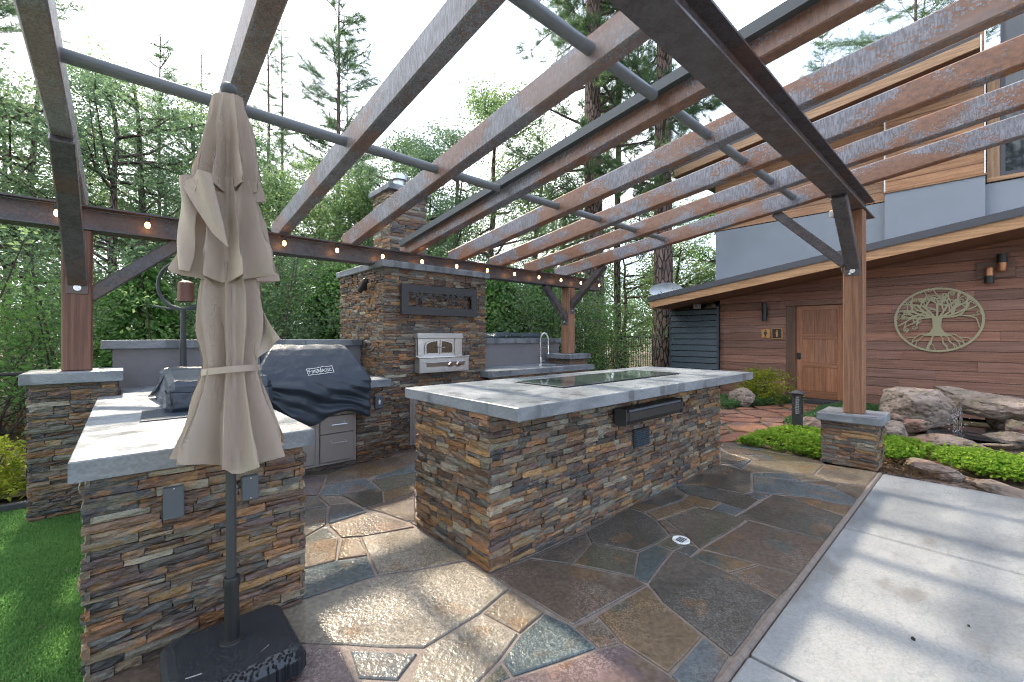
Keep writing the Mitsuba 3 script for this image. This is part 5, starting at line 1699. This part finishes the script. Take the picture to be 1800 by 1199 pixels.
def conifer(x, y, h, rad, label, seed, base=.15, dens=1.0, tone=1, name='pine_tree', trunk_r=.12, tuft=(26, .25, .014), group=None):
    """whorled pine: upswept limbs with needle tufts along them"""
    r = np.random.default_rng(seed)
    k = thing(name, label, 'tree', group)
    tz = np.linspace(-.1, h, 10)
    path = np.stack([x + np.cumsum(r.normal(0, .02, 10)), y + np.cumsum(r.normal(0, .02, 10)), tz], 1)
    W = [uvtube(path, np.linspace(trunk_r, .012, 10), 8)]
    C, D = [], []
    z = h * base
    while z < h - .15:
        t = (z - h * base) / (h * (1 - base))
        L0 = rad * (1 - t) ** .75 * (.45 + .55 * min(1, t * 5 + .3))
        for i in range(r.integers(3, 6)):
            if r.random() > dens:
                continue
            a = r.uniform(0, 2 * np.pi)
            L = L0 * r.uniform(.6, 1.15) + .12
            o = np.array([np.interp(z, tz, path[:, 0]), np.interp(z, tz, path[:, 1]), z])
            d = np.array([math.cos(a), math.sin(a), r.uniform(.05, .35) + .35 * t])
            e = o + d * L + [0, 0, .12 * L]
            W.append(uvtube([o, o + d * L * .5, e], [.012 + .014 * (1 - t), .010, .004], 4))
            m = max(2, int(L / .22))
            for q in np.linspace(.50, 1.0, m):
                p = o + (e - o) * q
                C.append(p); D.append(d / np.linalg.norm(d))
                if L > .7 and r.random() < .7:
                    a2 = a + r.choice([-1, 1]) * r.uniform(.5, 1.1)
                    l2 = L * .28 * r.uniform(.6, 1.2)
                    d2 = np.array([math.cos(a2), math.sin(a2), .25])
                    for w in (.5, 1.0):
                        C.append(p + d2 * l2 * w); D.append(d2)
        z += r.uniform(.26, .46)
    C.append(path[-1]); D.append(np.array([0, 0, 1.]))
    v, f, u = catuv(W)
    add(k, 'trunk', (v, f), 'm_bark', uv=u, smooth=True)
    v, f, u = needles(np.array(C), np.array(D), *tuft, r, tone)
    add(k, 'crown', (v, f), 'm_leaf', uv=u)
    return k


def big_pine(x, y, h, r0, label, seed, z_low, limb=2.2, lean=(0, 0), n_limb=60, h_fol=None):
    """tall thick trunked pine with plated bark and bent limbs carrying round needle clumps"""
    r = np.random.default_rng(seed)
    k = thing('tall_pine', label, 'tree')
    tz = np.linspace(-.2, h, 26)
    path = np.stack([x + lean[0] * tz / h + .03 * np.sin(tz * .7 + seed), y + lean[1] * tz / h, tz], 1)
    rad = np.interp(tz, [-.2, .6, h], [r0 * 1.18, r0, r0 * .45])
    v, f, u = uvtube(path, rad, 28)
    ang = np.tile(np.arange(28) * 2 * np.pi / 28, 26)
    c = np.repeat(path, 28, 0)
    v = c + (v - c) * (1 + .07 * (meshkit.fbm(np.stack([np.cos(ang) * 2.4, np.sin(ang) * 2.4, v[:, 2] * 1.6], 1), 3, seed)[:, None] - .5) * 2)
    add(k, 'trunk', (v, f), 'm_bark', uv=u, smooth=True)
    W, C, D = [], [], []
    for i in range(n_limb):
        z = r.uniform(z_low, h_fol or h)
        a = r.uniform(0, 2 * np.pi)
        L = limb * r.uniform(.45, 1.15)
        o = np.array([np.interp(z, tz, path[:, 0]), np.interp(z, tz, path[:, 1]), z])
        P = [o]
        d = np.array([math.cos(a), math.sin(a), r.uniform(-.25, .25)])
        for s in range(5):
            d = d + r.normal(0, .22, 3) + [0, 0, .06]
            d /= np.linalg.norm(d)
            P.append(P[-1] + d * L / 5)
        W.append(uvtube(P, np.linspace(.045, .012, 6), 5))
        for s in range(2, 6):
            for j in range(3 if s < 5 else 4):
                d2 = d + r.normal(0, .75, 3); d2 /= np.linalg.norm(d2)
                l2 = r.uniform(.15, .55)
                e = P[s] + d2 * l2
                W.append(uvtube([P[s], e], [.011, .006], 4))
                for q in range(3):
                    C.append(e + r.normal(0, .07, 3)); D.append(d2)
    v, f, u = catuv(W)
    add(k, 'limb', (v, f), 'm_twig')
    v, f, u = needles(np.array(C), np.array(D), 30, .21, .0135, r, 1)
    add(k, 'crown', (v, f), 'm_leaf', uv=u)
    return k


def cedar(x, y, h, rad, label, seed, n=230, tone=2, group=None):
    """cedar of drooping flat sprays"""
    r = np.random.default_rng(seed)
    k = thing('cedar_tree', label, 'tree', group)
    add(k, 'trunk', tube([(x, y, -.1), (x, y, h * .97)], [.11, .02], 8), 'm_twig')
    V, F, U, m0 = [], [], [], 0
    for i in range(n):
        t = (i + r.random()) / n
        z = h * (.03 + .95 * t)
        a = r.uniform(0, 2 * np.pi)
        L = rad * (1 - t) ** .7 * r.uniform(.7, 1.1) + .10
        o = np.array([x, y, z])
        d = np.array([math.cos(a), math.sin(a), 0])
        side = np.array([-d[1], d[0], 0])
        hue = np.clip(r.normal(.5, .2), 0, 1)
        q = r.uniform(.25, 1.0, int(26 + 34 * L)) ** .8
        m = len(q)
        across = r.uniform(-1, 1, m) * .30 * L * (1.15 - q)
        P = o + d * (q * L)[:, None] + side * across[:, None] + np.stack([0 * q, 0 * q, .10 * L - .42 * L * q ** 2 + r.normal(0, .02, m)], 1)
        A = d * .75 + side * (np.sign(across) * .6)[:, None] + np.stack([0 * q, 0 * q, -.35 - .4 * q], 1) + r.normal(0, .15, (m, 3))
        A /= np.linalg.norm(A, axis=1, keepdims=True)
        B = np.cross(A, [0, 0, 1.0] + r.normal(0, .3, (m, 3))); B /= np.linalg.norm(B, axis=1, keepdims=True)
        ll = r.uniform(.07, .15, m)[:, None]
        V.append(np.stack([P, P + A * ll * .5 + B * ll * .20, P + A * ll, P + A * ll * .5 - B * ll * .20], 1).reshape(-1, 3))
        b = np.arange(m)[:, None] * 4 + m0
        F.append(np.concatenate([b + [0, 1, 2], b + [0, 2, 3]], 1).reshape(-1, 3))
        U.append(np.stack([np.repeat(np.clip(hue + r.normal(0, .15, m), 0, 1), 4), np.full(m * 4, float(tone))], 1))
        m0 += m * 4
    add(k, 'crown', (np.vstack(V), np.vstack(F)), 'm_leaf', uv=np.vstack(U))
    return k


MARKS = [(-400, 'left of the left post'), (105, 'behind the left post'), (165, 'between the left post and the dinner bell'), (300, 'behind the dinner bell'), (350, 'behind the umbrella'), (450, 'just right of the umbrella'),
         (530, 'behind the grill cover'), (595, 'behind the left half of the fireplace'), (690, 'behind the chimney'), (770, 'behind the right half of the fireplace'), (855, 'behind the left end of the sink wall'), (920, 'behind the covered seat'),
         (970, 'just left of the far post'), (1020, 'just right of the far post'), (1100, 'behind the right part of the iron fence'), (1180, 'behind the roof end with the dish'), (1400, 'behind the house')]


def where(x, y, what, looks):
    px = 900 + 751 * (x * math.sin(YAW) - y * math.cos(YAW)) / (x * math.cos(YAW) + y * math.sin(YAW))
    lab = f'{looks} {what} ' + [m for q, m in MARKS if q <= px][-1]
    while any(v.get('label') == lab for v in labels.values()):
        lab += ', the right hand one' if 'hand one' not in lab else ' again'
    return lab


GW = 'leafy oaks of the wood behind the back wall'
LW = 'leafy oak standing in the wood behind the patio'
# (x, y, height, crown radius, leaves, leaf size, tone, label or None)
OAKS = [(-2.5, 14.4, 8.8, 2.7, 15000, .085, 0, 'oak at the far left edge behind the left post'), (-1.75, 16.4, 10.2, 2.8, 15000, .09, 0, None), (-.35, 13.9, 8.9, 2.4, 15000, .08, 0, None),
        (.40, 15.9, 10.6, 2.7, 17000, .085, 7, 'tall airy oak between the left post and the umbrella'), (1.45, 16.4, 10.2, 2.5, 14000, .085, 0, None), (2.25, 14.2, 8.6, 2.2, 12000, .08, 0, None),
        (2.85, 12.3, 6.4, 2.0, 12000, .075, 7, 'rounded oak right of the umbrella under the pines'), (4.4, 13.6, 8.0, 2.2, 12000, .08, 7, None), (4.95, 11.7, 6.8, 1.9, 12000, .075, 7, None),
        (6.95, 14.0, 10.2, 2.6, 15000, .085, 0, None), (6.2, 10.8, 8.0, 1.9, 14000, .075, 0, 'oak just behind the chimney'), (8.0, 11.7, 9.8, 2.4, 17000, .08, 0, None),
        (8.6, 10.4, 11.0, 2.4, 18000, .08, 7, 'tall bright oak left of the thick pine trunk'), (10.7, 10.7, 10.5, 2.4, 14000, .085, 0, None), (10.9, 9.6, 7.4, 1.7, 7000, .08, 7, None),
        (-3.0, 22.9, 11.5, 3.2, 8000, .11, 0, None), (-1.2, 22.7, 11.0, 3.2, 8000, .11, 0, None), (1.0, 19.5, 8.5, 2.8, 8000, .10, 0, None), (3.6, 18.5, 8.0, 2.6, 8000, .10, 0, None), (9.2, 15.5, 9.0, 2.6, 8000, .10, 0, None),
        (14.0, 9.1, 5.6, 1.9, 8000, .085, 7, 'yellow green young oak beyond the iron fence'), (15.9, 8.2, 6.2, 2.0, 8000, .085, 7, None), (17.5, 9.8, 9.0, 2.6, 9000, .10, 0, None), (13.8, 12.6, 8.5, 2.4, 8000, .095, 0, None),
        (17.0, 6.9, 8.4, 2.0, 9000, .09, 2, 'dark oak rising behind the left corner of the stucco storey')]
for i, (x, y, h, rd, n, s_, tone, lab) in enumerate(OAKS):
    dep = x * math.cos(YAW) + y * math.sin(YAW)
    look = ('tall ' if h > 8 else 'small ' if h < 6 else '') + ('pale green' if tone == 7 else 'dark green') + (' distant' if dep > 14 else '')
    broadleaf(x, y, h, rd, lab or where(x, y, 'oak', look), 100 + i, n, s_, tone, group=None if lab else GW, low=.22, trunk_r=.075 + .006 * h)
# low bushes and saplings between the trunks
BL, GB = 'low leafy bush in the undergrowth behind the back wall', 'bushes in the undergrowth'
br = np.random.default_rng(77)
for i in range(34):
    t = i / 33
    az = math.radians(103 - 72 * t)
    d = br.uniform(8.6, 13.5)
    x, y = d * math.cos(az), d * math.sin(az)
    if y < 6.6:
        y = 6.6 + br.uniform(0, .6)
    if x > 9.2 and y < 7.8:
        continue
    h = br.uniform(1.8, 3.4)
    dep = x * math.cos(YAW) + y * math.sin(YAW)
    k = thing('bush', where(x, y, 'bush', ('tall ' if h > 2.7 else 'low ' if h < 2.1 else '') + ['dark green', 'pale green', 'bright green', 'pale green'][i % 4] + (' farther' if dep > 9 else ' nearer')), 'bush', GB)
    c = np.stack([br.normal(x, .75, 150), br.normal(y, .6, 150), h * br.uniform(.08, 1, 150) ** .8], 1)
    stem = cat([tube([(x + br.normal(0, .1), y, -.05), (c[j, 0], c[j, 1], c[j, 2])], [.022, .006], 4) for j in range(0, 150, 12)])
    add(k, 'stem', stem, 'm_twig')
    v, f, u = leaves(c, 25, [.17, .17, .12], .075, br, [0, 7, 2, 7][i % 4])
    add(k, 'foliage', (v, f), 'm_leaf', uv=u)
for x, y, h, lab in ((9.3, 7.3, 1.5, 'pale sapling bush in front of the iron fence beside the far post'), (10.15, 6.95, 1.6, 'pale sapling bush in front of the two thick pine trunks')):
    k = thing('bush', lab, 'bush', GB)
    c = np.stack([br.normal(x, .30, 90), br.normal(y, .25, 90), h * br.uniform(.1, 1, 90)], 1)
    add(k, 'stem', cat([tube([(x, y, -.05), (c[j, 0], c[j, 1], c[j, 2])], [.016, .005], 4) for j in range(0, 90, 9)]), 'm_twig')
    v, f, u = leaves(c, 14, [.12, .12, .08], .065, br, 7)
    add(k, 'foliage', (v, f), 'm_leaf', uv=u)
for (x, y, h, rd, n, lab) in ((7.0, 8.2, 3.3, 1.15, 300, 'dense green cedar just right of the fireplace'), (8.2, 7.9, 3.6, 1.2, 300, 'bright cedar behind the sink wall and far post'), (3.4, 9.6, 3.0, 1.2, 260, 'cedar behind the grill, left of the fireplace'), (5.1, 9.2, 3.2, 1.1, 220, 'cedar standing straight behind the fireplace'), (.2, 9.4, 2.7, 1.1, 220, 'small cedar behind the dinner bell')):
    cedar(x, y, h, rd, lab, int(x * 10) + 500, n)
conifer(.94, 20.7, 12.6, 1.7, 'small pointed pine against the white sky left of the umbrella', 201, .35, .9, trunk_r=.10)
conifer(2.2, 20.9, 12.6, 1.1, 'thin sparse pine just left of the umbrella top', 202, .40, .55, trunk_r=.08)
conifer(4.9, 22.5, 17.0, 1.5, 'thin tall pine right of the umbrella top', 203, .2, .6, trunk_r=.15)
conifer(5.6, 22.9, 16.6, 1.4, 'thin tall pine, second to the right of the umbrella top', 204, .2, .6, trunk_r=.12)
conifer(5.9, 16.4, 16.2, 1.9, 'full green pine reaching above the frame left of the third rafter', 205, .22, .95, trunk_r=.14, tuft=(28, .25, .014))
conifer(7.0, 18.1, 14.0, 1.5, 'pine close on the right of the full green pine', 206, .25, .8, trunk_r=.10)
conifer(-3.4, 15.6, 13.5, 2.8, 'spreading pine at the top left corner behind the first rafter', 207, .45, .8, trunk_r=.16, tuft=(28, .26, .013))
conifer(30.4, 6.2, 19.2, 1.9, 'pine top showing above the house between the rafters', 208, .5, 1.0, trunk_r=.15, tuft=(14, .30, .025))
conifer(28.0, 2.2, 21.5, 3.6, 'wide pine crown at the top right above the house', 209, .62, .9, trunk_r=.2, tuft=(14, .30, .022))
big_pine(10.58, 7.96, 19.0, .315, 'thick plated pine trunk behind the far timber post', 301, 5.2, 2.6, (.0, .1), 84)
big_pine(11.25, 6.10, 18.0, .285, 'thick pine trunk beside the blue louvred enclosure', 302, 5.6, 2.3, (.35, .1), 64)
big_pine(12.8, 8.64, 17.0, .125, 'slim pine trunk between the two thick pine trunks', 303, 5.0, 1.8, (.1, 0), 44)
conifer(-16.0, -1.5, 16.0, 3.2, 'spreading pine outside the view that the upper window mirrors', 210, .15, .9, trunk_r=.2, tuft=(16, .30, .03))
conifer(-13.0, -7.0, 13.0, 3.0, 'second pine outside the view that the upper window mirrors', 211, .12, .9, trunk_r=.2, tuft=(16, .30, .03))
# far wood closing the view
fr2 = np.random.default_rng(55)
az = np.radians(fr2.uniform(12, 116, 1500))
dd = fr2.uniform(24, 40, 1500)
cz = fr2.uniform(.2, 1, 1500) ** 1.2 * np.where(az > math.radians(84), 4.0, 6.5) * (.70 + .5 * meshkit.noise(np.stack([az * 14, az * 0, az * 0], 1), 3))
c = np.stack([dd * np.cos(az), dd * np.sin(az), cz], 1)
c = c[~((c[:, 0] > 9) & (c[:, 1] < 6.5))]
v, f, u = leaves(c, 34, [.55, .55, .40], .24, fr2, 0)
TOPS.add('distant_wood')
scene['distant_wood'] = mikit.ply((v, f), 'm_leaf', uv=u)
labels['distant_wood'] = {'label': 'far green wood closing the view between the nearer trees', 'category': 'woodland', 'kind': 'stuff'}

# ground cover, shrubs and litter
def cover_patch(name, poly, n, h, size, tone, seed, lab, mound=.08):
    r = np.random.default_rng(seed)
    P = Polygon(poly).buffer(0)
    x0, y0, x1, y1 = P.bounds
    q = r.uniform([x0, y0], [x1, y1], (n * 3, 2))
    q = q[shapely.contains_xy(P, q[:, 0], q[:, 1])][:n]
    keep = meshkit.fbm(np.c_[q * 3.4, q[:, 0] * 0 + seed], 3, seed + 2) + .10 * r.normal(0, 1, len(q)) > .43
    q = q[keep]
    edge = np.array([P.exterior.distance(Point(a)) for a in q])
    z = mound * np.clip(edge / .22, .10, 1) * (.6 + .8 * meshkit.fbm(np.c_[q * 4.5, q[:, 0] * 0], 3, seed))
    C = np.c_[q, z + h * r.uniform(.1, 1.0, len(q)) ** .7]
    v, f, u = leaves(C, 3, [.020, .020, .016], size, r, tone, up=.7, aspect=.7)
    k = thing(name, lab, 'ground cover')
    scene[k] = mikit.ply((v, f), 'm_leaf', uv=u)
    labels[k]['kind'] = 'stuff'


cover_patch('ground_cover', [(5.86, 2.14), (6.34, 2.12), (6.75, 2.07), (7.25, 1.98), (7.35, 1.5), (6.25, 1.24), (5.86, 1.24), (5.90, 1.54), (5.95, 1.83)], 5200, .075, .044, 3, 1, 'bright green ground cover round the path lamp', .06)
cover_patch('ground_cover', [(7.57, .86), (7.42, .63), (7.24, .40), (7.30, .14), (7.2, -.2), (7.1, -.6), (6.4, -.6), (6.36, -.04), (6.55, .2), (6.72, .42), (6.42, .70), (6.48, .80), (7.0, .95)], 6500, .075, .044, 3, 2, 'bright green ground cover in front of the boulders', .07)
cover_patch('ground_cover', [(9.6, 3.9), (10.6, 3.2), (10.55, 2.75), (9.9, 2.72), (8.5, 3.40), (8.9, 3.8)], 6000, .12, .036, 4, 3, 'blue green ground cover below the golden shrub', .05)
cover_patch('ground_cover', [(7.83, 2.14), (8.71, 2.02), (9.74, 2.06), (10.4, 1.90), (10.6, 1.2), (9.9, 1.15), (8.55, 1.60), (7.62, 1.98)], 6500, .10, .036, 4, 4, 'blue green ground cover behind the short pier, beside the door', .05)
sr = np.random.default_rng(9)
gs = thing('golden_shrub', 'yellow green shrub at the corner of the house wall behind the pale boulder', 'shrub')
c = np.stack([sr.normal(9.80, .20, 170), sr.normal(3.12, .22, 170), .08 + .60 * sr.uniform(0, 1, 170) ** .8], 1)
add(gs, 'stem', cat([tube([(9.75, 3.15, 0), c[j]], [.012, .004], 4) for j in range(0, 170, 9)]), 'm_twig')
v, f, u = leaves(c, 16, [.05, .05, .05], .050, sr, 5, aspect=.65)
add(gs, 'foliage', (v, f), 'm_leaf', uv=u)
bs_ = thing('bed_shrub', 'low yellow green shrub in the bed at the left edge beside the tall pier', 'shrub')
c = np.stack([sr.normal(-.92, .17, 240), sr.normal(5.75, .26, 240), .03 + .42 * sr.uniform(0, 1, 240)], 1)
c = c[c[:, 0] < -.60]
add(bs_, 'stem', cat([tube([(-.9, 5.75, 0), c[j]], [.009, .003], 4) for j in range(0, len(c), 11)]), 'm_twig')
v, f, u = leaves(c, 14, [.035, .035, .03], .040, sr, 5, aspect=.6)
u[:, 0] *= .75
add(bs_, 'foliage', (v, f), 'm_leaf', uv=u)
solo('bed_edging', 'dark edging strip between the turf and the left hand bed', 'edging', beambox((-2.6, 5.43, .02), (-.56, 5.26, .02), .045, .07), 'm_char')
tf_ = thing('grass_tuft', 'small green grassy tuft at the foot of the wall right of the boulders', 'plant')
P = np.stack([sr.normal(10.4, .05, 260), sr.normal(-.62, .07, 260), np.zeros(260)], 1)
v, f, u = blades(P, 260, .34, .006, sr, 4, .5)
add(tf_, 'blades', (v, f), 'm_leaf', uv=u)
r = np.random.default_rng(12)
n = 1500
q = np.stack([r.uniform(5.80, 7.4, n), r.uniform(.30, 1.25, n), np.full(n, .012)], 1)
v, f, u = leaves(q[(q[:, 0] > 6.29) | (q[:, 1] < .74)], 2, [.02, .02, .006], .035, r, 8, up=1.5)
TOPS.add('bark_litter'); scene['bark_litter'] = mikit.ply((v, f), 'm_leaf', uv=u)
labels['bark_litter'] = {'label': 'brown leaf litter between the short pier and the edging stones', 'category': 'leaf litter', 'kind': 'stuff'}
n = 9000
q = np.stack([r.uniform(-6, 0, n), r.uniform(5.9, 12, n), np.full(n, .02)], 1)
v, f, u = leaves(q, 1, [.02, .02, .012], .07, r, 8, up=1.2)
TOPS.add('forest_litter'); scene['forest_litter'] = mikit.ply((v, f), 'm_leaf', uv=u)
labels['forest_litter'] = {'label': 'brown dead leaves strewn on the soil behind the left fence', 'category': 'leaf litter', 'kind': 'stuff'}


# ------------------------------------------------------------------ iron fences
def iron_fence(p0, p1, z1, lab, gap=.112, every=2.2, z0=.10):
    k = thing('iron_fence', lab, 'fence')
    p0, p1 = np.array(p0, float), np.array(p1, float)
    L = np.linalg.norm(p1 - p0)
    d = (p1 - p0) / L
    for z in (z1 - .02, z0):
        add(k, 'rail', beambox((*p0, z), (*p1, z), .03, .032), 'm_black')
    n = int(L / gap)
    for i in range(1, n):
        q = p0 + d * i * gap
        add(k, 'picket', rbox((q[0] - .008, q[1] - .008, z0 - .04), (q[0] + .008, q[1] + .008, z1)), 'm_black')
    for i in range(int(L / every) + 1):
        q = p0 + d * i * every
        pk = add(k, 'post', rbox((q[0] - .028, q[1] - .028, -.05), (q[0] + .028, q[1] + .028, z1 + .06)), 'm_black')
        add(pk, 'post_cap', lathe([(0, z1 + .06), (.03, z1 + .06), (.036, z1 + .075), (.022, z1 + .10), (0, z1 + .11)], 10, (q[0], q[1], 0)), 'm_black')


iron_fence((8.6, 9.6), (15.8, 7.7), 1.40, 'black iron picket fence between the tree trunks at the right')
iron_fence((-.06, 5.86), (-3.4, 5.35), 1.09, 'black iron fence beyond the tall left pier', gap=.30, every=1.7)
